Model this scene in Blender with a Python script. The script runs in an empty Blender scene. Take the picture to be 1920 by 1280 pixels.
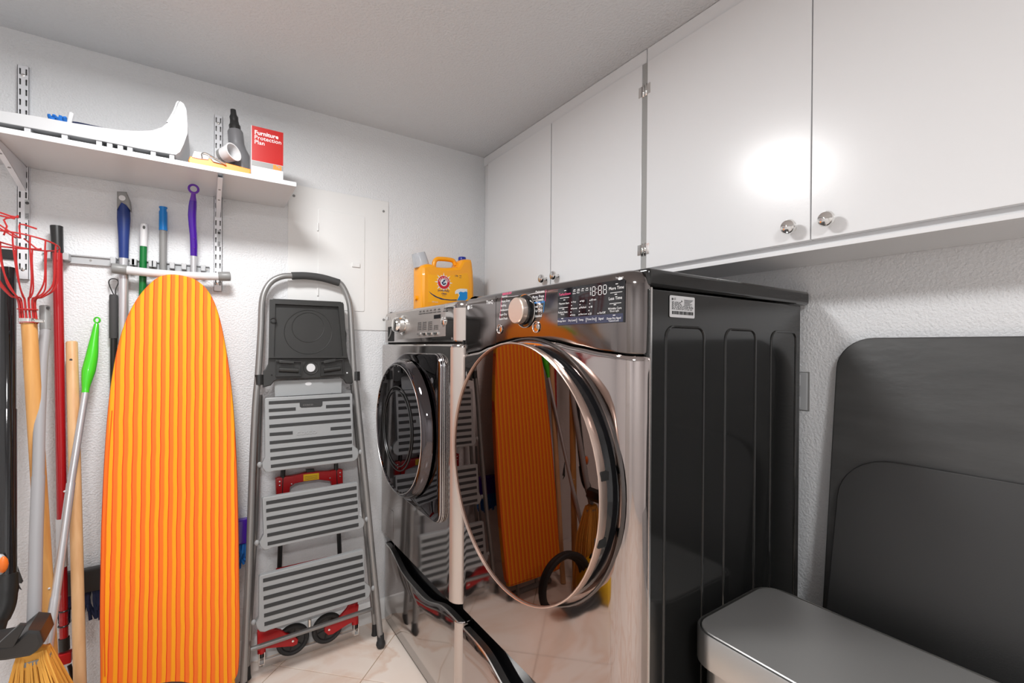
import bpy, bmesh, math, random
from mathutils import Vector, Matrix
random.seed(7)
V = Vector
R = math.radians
scene = bpy.context.scene
C = scene.collection

# ------------------------------------------------------------------ camera
EYE = V((0, 0, 1.18))
FPX, CX, CY = 860.0, 960.0, 654.2
yaw, pitch, roll = R(33.88), R(.25), R(.37)
FW = V((math.sin(yaw)*math.cos(pitch), math.cos(yaw)*math.cos(pitch), -math.sin(pitch)))
_r = V((math.cos(yaw), -math.sin(yaw), 0)); _u = _r.cross(FW)
RT = _r*math.cos(roll) + _u*math.sin(roll)
UP = -_r*math.sin(roll) + _u*math.cos(roll)
cd = bpy.data.cameras.new('camera'); cam = bpy.data.objects.new('camera', cd); C.objects.link(cam)
cd.sensor_width = 36; cd.lens = FPX/1920*36; cd.shift_y = (CY-640)/1920; cd.clip_start = .01
M = Matrix((RT, UP, -FW)).transposed().to_4x4(); M.translation = EYE
cam.matrix_world = M
scene.camera = cam

# ------------------------------------------------------------------ light
scene.view_settings.view_transform = 'Standard'; scene.view_settings.look = 'None'
scene.view_settings.gamma = 1; scene.view_settings.use_curve_mapping = False
scene.view_settings.exposure = 0.8
w = bpy.data.worlds.new('world'); scene.world = w; w.use_nodes = True
w.node_tree.nodes['Background'].inputs[0].default_value = (1, 1, 1, 1)
w.node_tree.nodes['Background'].inputs[1].default_value = .3
LAMPS = [((-.06, 1.10), 11.5), ((-.25, -.75), 15.0)]      # two flush ceiling lamps

# ------------------------------------------------------------------ room numbers
YA, XB, XL, YF, ZC = 1.965, 1.345, -1.25, -1.75, 2.114

# ------------------------------------------------------------------ a pixel's point on a real plane
def ray(px, py): return FW + RT*((px-CX)/FPX) - UP*((py-CY)/FPX)
def PX(px, py, x): d = ray(px, py); return EYE + d*(x/d.x)
def PY(px, py, y): d = ray(px, py); return EYE + d*(y/d.y)
def PZ(px, py, z): d = ray(px, py); return EYE + d*((z-EYE.z)/d.z)
class Plane:                                              # plane holding the X axis, leaning from (ya,za) to (yb,zb)
    def __init__(s, ya, za, yb, zb):
        s.o = V((0, ya, za)); d = V((0, yb-ya, zb-za)).normalized(); s.up = d
        s.n = V((1, 0, 0)).cross(d)
        if s.n.y > 0: s.n = -s.n
    def __call__(s, px, py, off=0):
        d = ray(px, py); o = s.o + s.n*off
        return EYE + d*((o-EYE).dot(s.n)/d.dot(s.n))

# ------------------------------------------------------------------ materials
def mat(name, col, rough=.5, metal=0, bump=None, coat=0, spec=.5, emit=0, trans=0, alpha=1, aniso=0):
    m = bpy.data.materials.new(name); m.use_nodes = True
    nt = m.node_tree; b = nt.nodes['Principled BSDF']
    b.inputs['Base Color'].default_value = (*col, 1); b.inputs['Roughness'].default_value = rough
    b.inputs['Metallic'].default_value = metal; b.inputs['Coat Weight'].default_value = coat
    b.inputs['Coat Roughness'].default_value = .03
    b.inputs['Specular IOR Level'].default_value = spec
    if trans: b.inputs['Transmission Weight'].default_value = trans
    if aniso: b.inputs['Anisotropic'].default_value = aniso
    if alpha < 1: b.inputs['Alpha'].default_value = alpha
    if emit: b.inputs['Emission Color'].default_value = (*col, 1); b.inputs['Emission Strength'].default_value = emit
    if bump:
        sc, st, dist = bump[:3]
        tc = nt.nodes.new('ShaderNodeTexCoord'); n = nt.nodes.new('ShaderNodeTexNoise'); n.inputs['Scale'].default_value = sc
        n.inputs['Detail'].default_value = 3; bp = nt.nodes.new('ShaderNodeBump')
        src = tc.outputs['Object']
        if len(bump) > 3:
            mp = nt.nodes.new('ShaderNodeMapping'); mp.inputs['Scale'].default_value = bump[3]
            nt.links.new(src, mp.inputs[0]); src = mp.outputs[0]
        bp.inputs['Strength'].default_value = st; bp.inputs['Distance'].default_value = dist
        nt.links.new(src, n.inputs[0]); nt.links.new(n.outputs[0], bp.inputs['Height']); nt.links.new(bp.outputs[0], b.inputs['Normal'])
    return m
def srgb(r, g, b):
    f = lambda c: ((c/255+.055)/1.055)**2.4 if c > 10 else c/255/12.92
    return (f(r), f(g), f(b))
def ramp_colour(m, fac, stops, interp='LINEAR'):
    nt = m.node_tree; cr = nt.nodes.new('ShaderNodeValToRGB'); cr.color_ramp.interpolation = interp
    els = cr.color_ramp.elements
    while len(els) < len(stops): els.new(.5)
    for e, (p, c) in zip(els, stops): e.position = p; e.color = (*c, 1)
    nt.links.new(fac, cr.inputs[0]); nt.links.new(cr.outputs[0], nt.nodes['Principled BSDF'].inputs['Base Color'])
def noise_colour(m, scale, stops, mapping=None, detail=6, dist=0):
    nt = m.node_tree; tc = nt.nodes.new('ShaderNodeTexCoord'); n = nt.nodes.new('ShaderNodeTexNoise')
    n.inputs['Scale'].default_value = scale; n.inputs['Detail'].default_value = detail; n.inputs['Distortion'].default_value = dist
    src = tc.outputs['Object']
    if mapping:
        mp = nt.nodes.new('ShaderNodeMapping'); mp.inputs['Scale'].default_value = mapping
        nt.links.new(src, mp.inputs[0]); src = mp.outputs[0]
    nt.links.new(src, n.inputs[0]); ramp_colour(m, n.outputs[0], stops)

M_wall = mat('wall_paint', (.795, .805, .82), .5, bump=(170, .55, .006))
M_ceil = mat('ceiling_paint', (.72, .735, .755), .7, bump=(130, .6, .006))
M_trim = mat('trim_paint', (.82, .82, .81), .35)
M_cab = mat('cabinet_paint', (.80, .805, .815), .24, bump=(220, .03, .002), spec=.5)
M_gapshade = mat('gap_shade_grey', (.35, .35, .34), .6)
M_tile = mat('floor_tile', (.8, .7, .62), .22)
noise_colour(M_tile, 2.2, [(.0, srgb(226, 205, 190)), (.42, srgb(238, 224, 212)), (.5, srgb(229, 205, 188)), (.54, srgb(240, 227, 216)), (1, srgb(232, 214, 200))], None, 8, .9)
M_grout = mat('floor_grout', srgb(196, 172, 152), .8)
M_white = mat('white_plastic', (.66, .66, .67), .3)
M_traywhite = mat('tray_white', (.47, .475, .485), .35)
M_tape = mat('grey_tape', (.33, .325, .335), .45)
M_whitem = mat('white_metal', (.78, .79, .82), .35)
M_chrome = mat('chrome', (.8, .79, .77), .08, 1)
M_steel = mat('brushed_steel', (.62, .61, .60), .3, 1, bump=(30, .08, .001, (1, 40, 40)))
M_alu = mat('aluminium_tube', (.62, .62, .64), .32, .55)
M_black = mat('black_plastic', (.018, .018, .018), .32)
M_blackg = mat('black_gloss', (.008, .008, .009), .06, coat=.5)
M_rubber = mat('black_rubber', (.02, .02, .021), .6)
M_dark = mat('dark_void', (.006, .006, .006), .8)
M_graph = mat('graphite_steel', (.42, .37, .355), .055, 1)
M_graphc = mat('control_graphite', (.20, .178, .172), .10, 1, coat=.2)
M_graphw = mat('washer_graphite', (.46, .43, .415), .09, 1)
M_surr = mat('surround_graphite', (.14, .125, .12), .3, .9)
M_sheen = mat('corner_sheen_metal', (.56, .505, .47), .36, .75)  # pale tone carries the light reflected in the washer's rounded corners
M_rim = mat('champagne_rim', (.64, .49, .42), .30, .9)
M_glass = mat('door_glass', (.145, .10, .085), .015, 1)
M_glassw = mat('washer_door_glass', (.10, .09, .095), .02, 1)
M_side = mat('appliance_side', (.014, .014, .0137), .13, coat=.15)
M_edge = mat('bright_edge', (.85, .84, .83), .25, 1)
M_print = mat('white_print', (.8, .8, .8), .5)
M_pink = mat('pink_print', (.75, .07, .2), .5)
M_blue = mat('blue_print', (.05, .3, .75), .5)
M_disp = mat('display_glass', (.004, .004, .006), .05, coat=.4)
M_dispb = mat('display_band', (.035, .04, .075), .15)
M_grayprint = mat('dark_print', (.05, .05, .05), .5)
M_copper = mat('spun_knob', (.80, .68, .60), .38, .9, aniso=.6)
M_red = mat('red_paint', srgb(165, 14, 24), .25, coat=.3)
M_redp = mat('red_plastic', srgb(185, 14, 22), .35)
M_redw = mat('red_coated_wire', srgb(178, 40, 40), .4)
M_yel = mat('yellow_sticker', srgb(250, 200, 20), .5)
M_wood = mat('wood_pole', (.7, .5, .3), .45)
noise_colour(M_wood, 5, [(.3, srgb(182, 122, 62)), (.55, srgb(212, 158, 92)), (.8, srgb(190, 132, 70))], (6, 6, .4))
M_wood2 = mat('pale_wood_pole', (.75, .56, .38), .5)
noise_colour(M_wood2, 5, [(.3, srgb(200, 150, 100)), (.55, srgb(222, 180, 132)), (.8, srgb(206, 158, 108))], (6, 6, .4))
M_grey = mat('grey_ladder_tube', (.30, .295, .29), .35, .55)
M_stepm = mat('grey_step', (.33, .34, .345), .42)
M_emboss = mat('lit_relief_grey', (.42, .43, .435), .4)  # step grey made lighter, painting the light on the raised letters
M_tread = mat('dark_tread', (.035, .036, .037), .7, bump=(300, .4, .001))
M_tray = mat('black_tray', (.028, .028, .027), .38)
M_foam = mat('foam_grip', (.05, .05, .05), .8)
M_green = mat('green_plastic', srgb(72, 205, 40), .25, coat=.3)
M_dgreen = mat('dark_green_pole', srgb(10, 110, 50), .3)
M_navy = mat('navy_grip', srgb(28, 52, 118), .4)
M_greyp = mat('grey_plastic', (.24, .24, .235), .4)
M_lgrey = mat('light_grey_plastic', (.48, .49, .50), .4)
M_bluep = mat('bright_blue_plastic', srgb(15, 125, 205), .35)
M_purp = mat('purple_plastic', srgb(72, 18, 160), .22, coat=.4)
M_purp2 = mat('purple_ring', srgb(98, 40, 165), .3)
M_chen = mat('blue_chenille', srgb(35, 110, 190), .9)
M_navyf = mat('navy_fabric', srgb(24, 32, 62), .9, bump=(120, .6, .004))
M_straw = mat('straw', srgb(232, 170, 72), .7)
M_jug = mat('jug_yellow', srgb(252, 166, 8), .3, coat=.2)
M_juglab = mat('jug_label', srgb(254, 176, 12), .35)
M_cap = mat('jug_cap_blue', srgb(15, 40, 150), .3)
M_cup = mat('clear_cup', (.9, .93, .97), .15, trans=.75)
M_logor = mat('logo_red', srgb(205, 22, 40), .4)
M_waveb = mat('wave_blue', srgb(18, 140, 215), .4)
M_navyp = mat('navy_print', srgb(20, 40, 90), .4)
M_boxred = mat('box_red', srgb(168, 26, 24), .25, coat=.3)
M_bottle = mat('grey_bottle', (.20, .20, .21), .3, .3)
M_orange = mat('orange_card', srgb(250, 130, 20), .4)
M_mat = mat('black_mat', (.018, .018, .018), .47, bump=(14, .10, .008, (1, 1, 2.5)), spec=1.0)
noise_colour(M_mat, 6, [(.3, (.014, .014, .0138)), (.7, (.032, .032, .0315))], (1, 1, 4), 8)
M_mat2 = mat('dark_panel', (.009, .009, .009), .45, bump=(400, .12, .001), spec=.9)
M_can = mat('can_steel', (.55, .545, .53), .3, 1, bump=(25, .1, .001, (60, 1, 60)))
M_lid = mat('can_lid', (.50, .495, .485), .38, .75, bump=(300, .03, .001))
M_door = mat('door_paint', (.62, .61, .60), .4)
M_lampg = mat('lamp_glass', (1, .98, .95), .4, emit=3)

# ironing-board cover: printed stripes
M_cover = mat('striped_cover', (1, .4, .05), .8, bump=(900, .15, .0006))
nt = M_cover.node_tree
tc = nt.nodes.new('ShaderNodeTexCoord'); sx = nt.nodes.new('ShaderNodeSeparateXYZ'); nz = nt.nodes.new('ShaderNodeTexNoise')
nz.inputs['Scale'].default_value = 9; nz.inputs['Detail'].default_value = 4
m1 = nt.nodes.new('ShaderNodeMath'); m1.operation = 'MULTIPLY_ADD'; m1.inputs[1].default_value = .006
m2 = nt.nodes.new('ShaderNodeMath'); m2.operation = 'MULTIPLY'; m2.inputs[1].default_value = 1/.0222
m3 = nt.nodes.new('ShaderNodeMath'); m3.operation = 'FRACT'
nt.links.new(tc.outputs['Object'], sx.inputs[0]); nt.links.new(tc.outputs['Object'], nz.inputs[0])
nt.links.new(nz.outputs[0], m1.inputs[0]); nt.links.new(sx.outputs[0], m1.inputs[2])
nt.links.new(m1.outputs[0], m2.inputs[0]); nt.links.new(m2.outputs[0], m3.inputs[0])
ramp_colour(M_cover, m3.outputs[0], [(0, srgb(232, 70, 12)), (.11, srgb(250, 116, 28)), (.50, srgb(246, 130, 20)), (.58, srgb(254, 162, 12))], 'CONSTANT')

# ------------------------------------------------------------------ mesh helpers
class MB:
    def __init__(s): s.v = []; s.f = []; s.flat = set()
    def add(s, vs, fs):
        k = len(s.v); s.v += [V(p) for p in vs]; s.f += [[i+k for i in f] for f in fs]; return s
    def box(s, x0, x1, y0, y1, z0, z1, b=0, seg=2):
        bm = bmesh.new(); bmesh.ops.create_cube(bm, size=1)
        for q in bm.verts: q.co = V(((x0+x1)/2+q.co.x*(x1-x0), (y0+y1)/2+q.co.y*(y1-y0), (z0+z1)/2+q.co.z*(z1-z0)))
        if b: bmesh.ops.bevel(bm, geom=bm.edges[:], offset=b, segments=seg, affect='EDGES', profile=.5)
        bm.verts.index_update()
        bm.normal_update(); k = len(s.f)
        for i, f in enumerate(bm.faces):
            if max(abs(c) for c in f.normal) > .999: s.flat.add(k+i)
        s.add([q.co.copy() for q in bm.verts], [[q.index for q in f.verts] for f in bm.faces]); bm.free(); return s
    def loft(s, rings, close=True, cap0=True, cap1=True):
        n = len(rings[0]); vs = [p for r in rings for p in r]; fs = []
        for i in range(len(rings)-1):
            for j in range(n if close else n-1):
                a = i*n+j; b = i*n+(j+1) % n; fs.append([a, b, b+n, a+n])
        if cap0: fs.append(list(range(n))[::-1])
        if cap1: fs.append([len(vs)-n+j for j in range(n)])
        return s.add(vs, fs)
    def tube(s, pts, r, seg=10, cap=True, closed=False, flat=1):
        pts = [V(p) for p in pts]; n = len(pts); rs = r if isinstance(r, (list, tuple)) else [r]*n
        rings = []; ref = None
        for i, p in enumerate(pts):
            if closed: t = pts[(i+1) % n]-pts[i-1]
            else: t = pts[min(i+1, n-1)]-pts[max(i-1, 0)]
            t.normalize()
            if ref is None: ref = t.orthogonal().normalized()
            ref = (ref-t*ref.dot(t)).normalized(); b = t.cross(ref)
            rings.append([p+(ref*math.cos(a)+b*math.sin(a)*flat)*rs[i] for a in [2*math.pi*k/seg for k in range(seg)]])
        if closed: rings.append(rings[0])
        return s.loft(rings, True, cap and not closed, cap and not closed)
    def lathe(s, prof, o, ax, seg=24, e=None, sc=(1, 1)):   # prof: (radius, distance along ax)
        o = V(o); ax = V(ax).normalized(); e = V(e).normalized() if e is not None else ax.orthogonal().normalized(); b = ax.cross(e)
        rings = [[o+ax*h+(e*math.cos(a)*sc[0]+b*math.sin(a)*sc[1])*max(r, 1e-5) for a in [2*math.pi*k/seg for k in range(seg)]] for r, h in prof]
        return s.loft(rings, True, prof[0][0] > 1e-4, prof[-1][0] > 1e-4)
    def prism(s, pts, n, t, b=0, bb=0):                     # outline on a plane, front towards n, t thick, b chamfer
        pts = [V(p) for p in pts]; n = V(n).normalized(); e = n.orthogonal().normalized(); f = n.cross(e)
        q = [(p.dot(e), p.dot(f)) for p in pts]; h = [p.dot(n) for p in pts]
        A = sum(q[i-1][0]*q[i][1]-q[i][0]*q[i-1][1] for i in range(len(q)))
        if A < 0: q = q[::-1]; h = h[::-1]
        def off(d):
            out = []
            for i in range(len(q)):
                (ax, ay), (bx, by), (cx, cy) = q[i-1], q[i], q[(i+1) % len(q)]
                u = V((bx-ax, by-ay)); w_ = V((cx-bx, cy-by))
                if u.length < 1e-9: u = w_
                if w_.length < 1e-9: w_ = u
                u.normalize(); w_.normalize(); m = V((-u.y-w_.y, u.x+w_.x))
                if m.length < 1e-6: m = V((-u.y, u.x))
                m.normalize(); k = max(.4, m.dot(V((-u.y, u.x)))); out.append((bx+m.x*d/k, by+m.y*d/k))
            return out
        def ring(d, dep): return [e*x+f*y+n*(hh-dep) for (x, y), hh in zip(off(d) if d else q, h)]
        rs = [ring(b, 0)] if b else []
        if b: rs += [ring(b*.3, b*.3)]
        rs += [ring(0, b)]
        rs += [ring(0, t-bb)] + ([ring(bb, t)] if bb else [])
        rs = [r[::-1] for r in rs]
        s.loft(rs); s.flat |= {len(s.f)-1, len(s.f)-2}; return s
    def ball(s, o, r, seg=12, sc=(1, 1, 1)):
        o = V(o); rings = []
        for i in range(seg//2+1):
            a = math.pi*i/(seg//2); rings.append([o+V((sc[0]*r*math.sin(a)*math.cos(t), sc[1]*r*math.sin(a)*math.sin(t), sc[2]*r*math.cos(a))) for t in [2*math.pi*k/seg for k in range(seg)]])
        return s.loft(rings, True, False, False)
    def mesh(s, name, m, smooth=35):
        me = bpy.data.meshes.new(name); me.from_pydata([tuple(p) for p in s.v], [], s.f); me.materials.append(m)
        bm = bmesh.new(); bm.from_mesh(me); bmesh.ops.recalc_face_normals(bm, faces=bm.faces[:]); bm.to_mesh(me); bm.free()
        if smooth:
            for p in me.polygons: p.use_smooth = True
            me.set_sharp_from_angle(angle=R(smooth))
            for p in me.polygons: p.use_smooth = p.index not in s.flat
        return me
    def build(s, name, m, parent=None, smooth=35, **k): return obj(name, s.mesh(name, m, smooth), parent, **k)
WL = {}
def obj(name, me, parent=None, loc=(0, 0, 0), label=None, cat=None, group=None, kind=None, rot=None):
    o = bpy.data.objects.new(name, me); C.objects.link(o); loc = V(loc)
    if parent: o.parent = parent; o.location = loc-WL[parent]
    else: o.location = loc
    if rot: o.rotation_euler = rot
    WL[o] = loc
    for k, v in (('label', label), ('category', cat), ('group', group), ('kind', kind)):
        if v: o[k] = v
    return o
def thing(name, label, cat, loc=(0, 0, 0), group=None):
    return obj(name, None, None, loc, label, cat, group)
def copy_tree(o, delta, parent=None):
    c = o.copy(); C.objects.link(c); d = V(delta); WL[c] = WL[o]+d; c.parent = parent
    if parent is None: c.location = o.location+d
    for ch in [q for q in list(C.objects) if q.parent == o]: copy_tree(ch, delta, c)
    return c
def rrect(w_, h, r, n=5):
    out = []
    for cx, cy, a0 in ((w_/2-r, h/2-r, 0), (-w_/2+r, h/2-r, 90), (-w_/2+r, -h/2+r, 180), (w_/2-r, -h/2+r, 270)):
        out += [(cx+r*math.cos(R(a0+90*k/n)), cy+r*math.sin(R(a0+90*k/n))) for k in range(n+1)]
    return out
def smooth_path(pts, n=6, closed=False):                    # Catmull-Rom through the points
    pts = [V(p) for p in pts]; L = len(pts); out = []
    rng = range(L if closed else L-1)
    for i in rng:
        g = (lambda k: pts[k % L]) if closed else (lambda k: pts[min(max(k, 0), L-1)])
        a, b, c, d = g(i-1), g(i), g(i+1), g(i+2)
        for k in range(n):
            t = k/n; out.append(.5*((2*b)+(c-a)*t+(2*a-5*b+4*c-d)*t*t+(3*b-a-3*c+d)*t**3))
    if not closed: out.append(pts[-1])
    return out
_tc = {}
def text_into(mb, body, size, o, ux, uy, align='LEFT', bold=0, thick=.0002):
    key = (body, bold)
    if key not in _tc:
        cu = bpy.data.curves.new('t', 'FONT'); cu.body = body; cu.size = 1; cu.resolution_u = 2; cu.offset = bold
        t = bpy.data.objects.new('t', cu); me = bpy.data.meshes.new_from_object(t)
        _tc[key] = ([v.co.copy() for v in me.vertices], [list(p.vertices) for p in me.polygons])
        bpy.data.objects.remove(t); bpy.data.curves.remove(cu); bpy.data.meshes.remove(me)
    vs, fs = _tc[key]
    if not vs: return mb
    x0 = min(v.x for v in vs); x1 = max(v.x for v in vs)
    sh = {'LEFT': x0, 'CENTER': (x0+x1)/2, 'RIGHT': x1}[align]
    o = V(o); ux = V(ux); uy = V(uy); n = ux.cross(uy).normalized()
    mb.add([o+(ux*(v.x-sh)+uy*v.y)*size+n*thick for v in vs], fs); return mb
NY, ZZ, XX = V((0, -1, 0)), V((0, 0, 1)), V((1, 0, 0))
def arc(o, e, f, r, a0, a1, n):
    o, e, f = V(o), V(e), V(f); return [o+(e*math.cos(R(a0+(a1-a0)*k/n))+f*math.sin(R(a0+(a1-a0)*k/n)))*r for k in range(n+1)]

# ================================================================== the room
fl = MB().box(XL, XB, YF, YA, -.12, -.004).build('floor', M_grout, kind='structure', label='beige stone tile floor laid on the diagonal')
def clip(poly):
    for ax, s, lim in ((0, 1, XL+.002), (0, -1, -XB+.002), (1, 1, YF+.002), (1, -1, -YA+.002)):
        out = []
        for i in range(len(poly)):
            a, b = poly[i-1], poly[i]; da, db = a[ax]*s-lim, b[ax]*s-lim
            if (da < 0) != (db < 0):
                t = da/(da-db); out.append((a[0]+(b[0]-a[0])*t, a[1]+(b[1]-a[1])*t))
            if db >= 0: out.append(b)
        poly = out
        if len(poly) < 3: return []
    return poly
TS = .335; h_ = (TS-.003)/2*math.sqrt(2); d_ = TS/math.sqrt(2)
for i in range(-12, 13):
    for j in range(-12, 13):
        cx = .47+(i+j)*d_; cy = 1.40+(i-j)*d_
        p = clip([(cx+h_, cy), (cx, cy+h_), (cx-h_, cy), (cx, cy-h_)])
        if len(p) > 2: MB().prism([(x, y, 0) for x, y in p], ZZ, .012, .0015).build('tile', M_tile, fl, smooth=0)
MB().box(XL-.1, XB+.1, YF-.1, YA+.1, ZC, ZC+.1).build('ceiling', M_ceil, kind='structure', smooth=0, label='textured pale grey ceiling')
MB().box(XL-.1, XB+.1, YA, YA+.1, -.12, ZC).build('wall_back', M_wall, kind='structure', smooth=0, label='white textured wall behind the ladder and shelf')
MB().box(XB, XB+.1, YF, YA, -.12, ZC).build('wall_right', M_wall, kind='structure', smooth=0, label='white textured wall behind the appliances')
wl = MB().box(XL-.1, XL, YF, YA, -.12, ZC).build('wall_left', M_wall, kind='structure', smooth=0)
MB().box(XL-.1, XB+.1, YF-.1, YF, -.12, ZC).build('wall_front', M_wall, kind='structure', smooth=0)
def base_profile(): return [(0, 0), (.012, 0), (.012, .06), (.009, .072), (.004, .082), (0, .085)]
MB().loft([[V((x, YA-d, z)) for d, z in base_profile()] for x in (XL, XB)]).build('baseboard_back', M_trim, kind='structure')
MB().loft([[V((XB-d, y, z)) for d, z in base_profile()] for y in (YF, YA-.013)]).build('baseboard_right', M_trim, kind='structure')
MB().loft([[V((XL+d, y, z)) for d, z in base_profile()] for y in (YF, YA-.013)]).build('baseboard_left', M_trim, kind='structure')
d1 = MB().box(XL, XL+.03, -.75, .05, .0, 1.98, .004).build('door_1', M_door, kind='structure')
for z0, z1 in ((.15, .9), (1.0, 1.85)):
    for y0, y1 in ((-.66, -.40), (-.30, -.04)): MB().box(XL+.03, XL+.038, y0, y1, z0, z1, .003).build('door_panel', M_door, d1)
# ceiling lamps
for i, ((lx, ly), pw) in enumerate(LAMPS):
    t = thing('ceiling_lamp', ['round flush ceiling lamp above the laundry machines', 'round flush ceiling lamp behind the camera'][i], 'lamp', (lx, ly, ZC), 'flush ceiling lamps')
    MB().lathe([(.16, 0), (.16, .02), (.15, .022)], (lx, ly, ZC-.022), ZZ, 32).build('lamp_base', M_trim, t)
    MB().lathe([(.001, -.03), (.08, -.026), (.13, -.012), (.145, 0)], (lx, ly, ZC-.022), ZZ, 32).build('lamp_diffuser', M_lampg, t)
    ld = bpy.data.lights.new('lamp_light', 'AREA'); ld.shape = 'DISK'; ld.size = .30; ld.energy = pw; ld.color = (1, 1, 1)
    lo = bpy.data.objects.new('lamp_light', ld); C.objects.link(lo); lo.location = (lx, ly, ZC-.06)

# ================================================================== electrical panel on the back wall
t = thing('electrical_panel', 'white painted breaker panel cover flush on the wall above the ladder', 'panel', (.4, YA, 1.4))
a = PY(540, 352, YA); b = PY(727, 620, YA)
x0, x1, z0, z1 = a.x, b.x, PY(690, 619, YA).z, PY(578, 351, YA).z
MB().box(x0, x1, YA-.004, YA, z0, z1, .0015).build('cover_plate', M_trim, t)
dx0, dx1, dz0, dz1 = PY(596, 480, YA).x, PY(683, 480, YA).x, PY(640, 582, YA).z, PY(640, 399, YA).z
dr = MB().prism([V(((dx0+dx1)/2+u, YA-.0065, (dz0+dz1)/2+v)) for u, v in rrect(dx1-dx0, dz1-dz0, .006)], NY, .003, .001).build('panel_door', M_trim, t)
for py in (425, 547): q = PY(596, py, YA-.008); MB().tube([q+ZZ*.015, q-ZZ*.015], .0035, 8).build('hinge', M_trim, dr)
q = PY(661, 494, YA-.01); MB().box(q.x-.002, q.x+.030, YA-.012, YA-.006, q.z-.013, q.z+.004, .001).build('latch', M_trim, dr)
for px, py in ((551, 367), (719, 396), (719, 599)): MB().lathe([(.005, 0), (.005, .002), (.002, .004), (0, .004)], PY(px, py, YA-.004), NY, 12).build('screw', M_greyp, t)

# outlet plate on the right wall
q0 = PX(1512, 697, XB); q1 = PX(1512, 770, XB)
t = thing('outlet_plate', 'grey white outlet plate on the wall just behind the dryer', 'outlet', (XB, .58, 1.06))
MB().box(XB-.007, XB, q0.y-.005, q0.y+.065, q1.z+.002, q0.z-.002, .002).build('cover_plate', M_lgrey, t)
MB().box(XB-.003, XB, q0.y-.009, q0.y+.068, q1.z, q0.z, .001).build('wall_gap', M_greyp, t)
for zz in (.03, -.03): MB().box(XB-.010, XB-.006, q0.y+.012, q0.y+.045, (q0.z+q1.z)/2+zz-.016, (q0.z+q1.z)/2+zz+.016, .003).build('socket', M_white, t)

# ================================================================== wall cabinets
XD, XFR = 1.134, 1.152                                    # door faces, face frame
ZDB, ZDT, ZU = 1.426, 2.064, 1.4025
yd = [PX(914, 400, XD).y, PX(1032, 400, XD).y, PX(1033.5, 400, XD).y, PX(1202, 400, XD).y, PX(1212, 400, XD).y, PX(1518.5, 448, XD).y, PX(1520.5, 448, XD).y, -.16]
ysplit = (yd[3]+yd[4])/2
def knob(o, parent):
    MB().lathe([(.008, 0), (.006, .004), (.0055, .014), (.011, .017), (.0165, .021), (.017, .025), (.0145, .030), (.008, .033), (0, .034)], o, (-1, 0, 0), 24).build('knob', M_chrome, parent)
KN = [(1014, 522), (1036, 516), (1477, 425), (1548, 410)]
LB = ['white two-door wall cabinet in the corner above the detergent jug', 'large white two-door wall cabinet above the black mats']
for c in range(2):
    y1, y0 = [(YA-.001, ysplit+.0015), (ysplit-.0015, -.18)][c]
    t = thing('wall_cabinet', LB[c], 'cabinet', (XFR, (y0+y1)/2, ZU), 'wall cabinets')
    bd = MB().box(XFR, XB-.001, y0, y1, ZU, ZC-.001, .001).build('cabinet_body', M_cab, t)
    MB().box(XD+.004, XFR+.001, y0, y1, ZU, ZU+.0095, .001).build('light_rail', M_cab, t)
    MB().box(XD+.010, XFR+.001, y0, y1, ZDT+.004, ZC-.002, .001).build('top_rail', M_cab, t)
    for k in range(2):
        ya, yb = yd[c*4+k*2], yd[c*4+k*2+1]
        d = MB().box(XD, XFR-.001, yb, ya, ZDB, ZDT, .0012).build('door', M_cab, t)
        q = PX(*KN[c*2+k], XD-.026); knob((XD, q.y, q.z), d)
        if (c, k) in ((0, 1), (1, 0)):
            yy = yb if c == 0 else ya; sg = -1 if c == 0 else 1
            for zz in (ZDB+.06, ZDT-.085):
                MB().tube([(XD+.002, yy+sg*.005, zz-.019), (XD+.002, yy+sg*.005, zz+.019)], .0042, 10).box(XD-.0015, XD+.001, min(yy, yy-sg*.012), max(yy, yy-sg*.012), zz-.016, zz+.016).build('hinge', M_chrome, d)
MB().box(XFR-.016, XFR-.0005, yd[4]+.0004, yd[3]-.0004, ZDB, ZDT).build('gap_shade_strip', M_gapshade, t)  # dark strip, painted shade for the frame recess between the doors

# ================================================================== shelf with its tracks
ZS = PY(300, 353.5, YA).z; TH = .015
YSF = PZ(556, 350, ZS).y; XSR = PZ(556, 350, ZS).x
t = thing('wall_shelf', 'long white wall shelf on two slotted brackets', 'shelf', (-.3, YA, ZS))
MB().box(-1.15, XSR, YSF, YA-.002, ZS, ZS+TH, .0015).build('shelf_board', M_white, t)
TRX = (PY(46, 330, YA).x, PY(409, 330, YA).x)
def bracket(x, p):
    n = 8; top = [V((x, YA-.013-(YA-.02-YSF)*k/n, ZS-.001)) for k in range(n+1)]
    bot = [V((x, YA-.013-(YA-.02-YSF)*k/n, ZS-.012-.062*(1-k/n)**1.3)) for k in range(n+1)]
    m = MB()
    for dx in (-.006, .006):
        vs = [q+XX*dx for q in top]+[q+XX*dx for q in bot]; L = n+1
        for e in (-.0008, .0008): m.add([q+XX*e for q in vs], [[k, k+1, k+1+L, k+L] for k in range(n)])
    vs = [q-XX*.0065 for q in bot]+[q+XX*.0065 for q in bot]
    m.add(vs, [[k, k+1, k+2+n, k+1+n] for k in range(n)]); m.add([q-ZZ*.001 for q in vs], [[k, k+1, k+2+n, k+1+n] for k in range(n)])
    b = m.build('bracket', M_whitem, p)
    for k in (3, 5): q = (bot[k]+bot[k+1])/2; MB().lathe([(.0035, -.001), (.0035, .002), (0, .003)], q, -ZZ, 10).build('screw', M_greyp, b)
for x in TRX: bracket(x, t)
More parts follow.
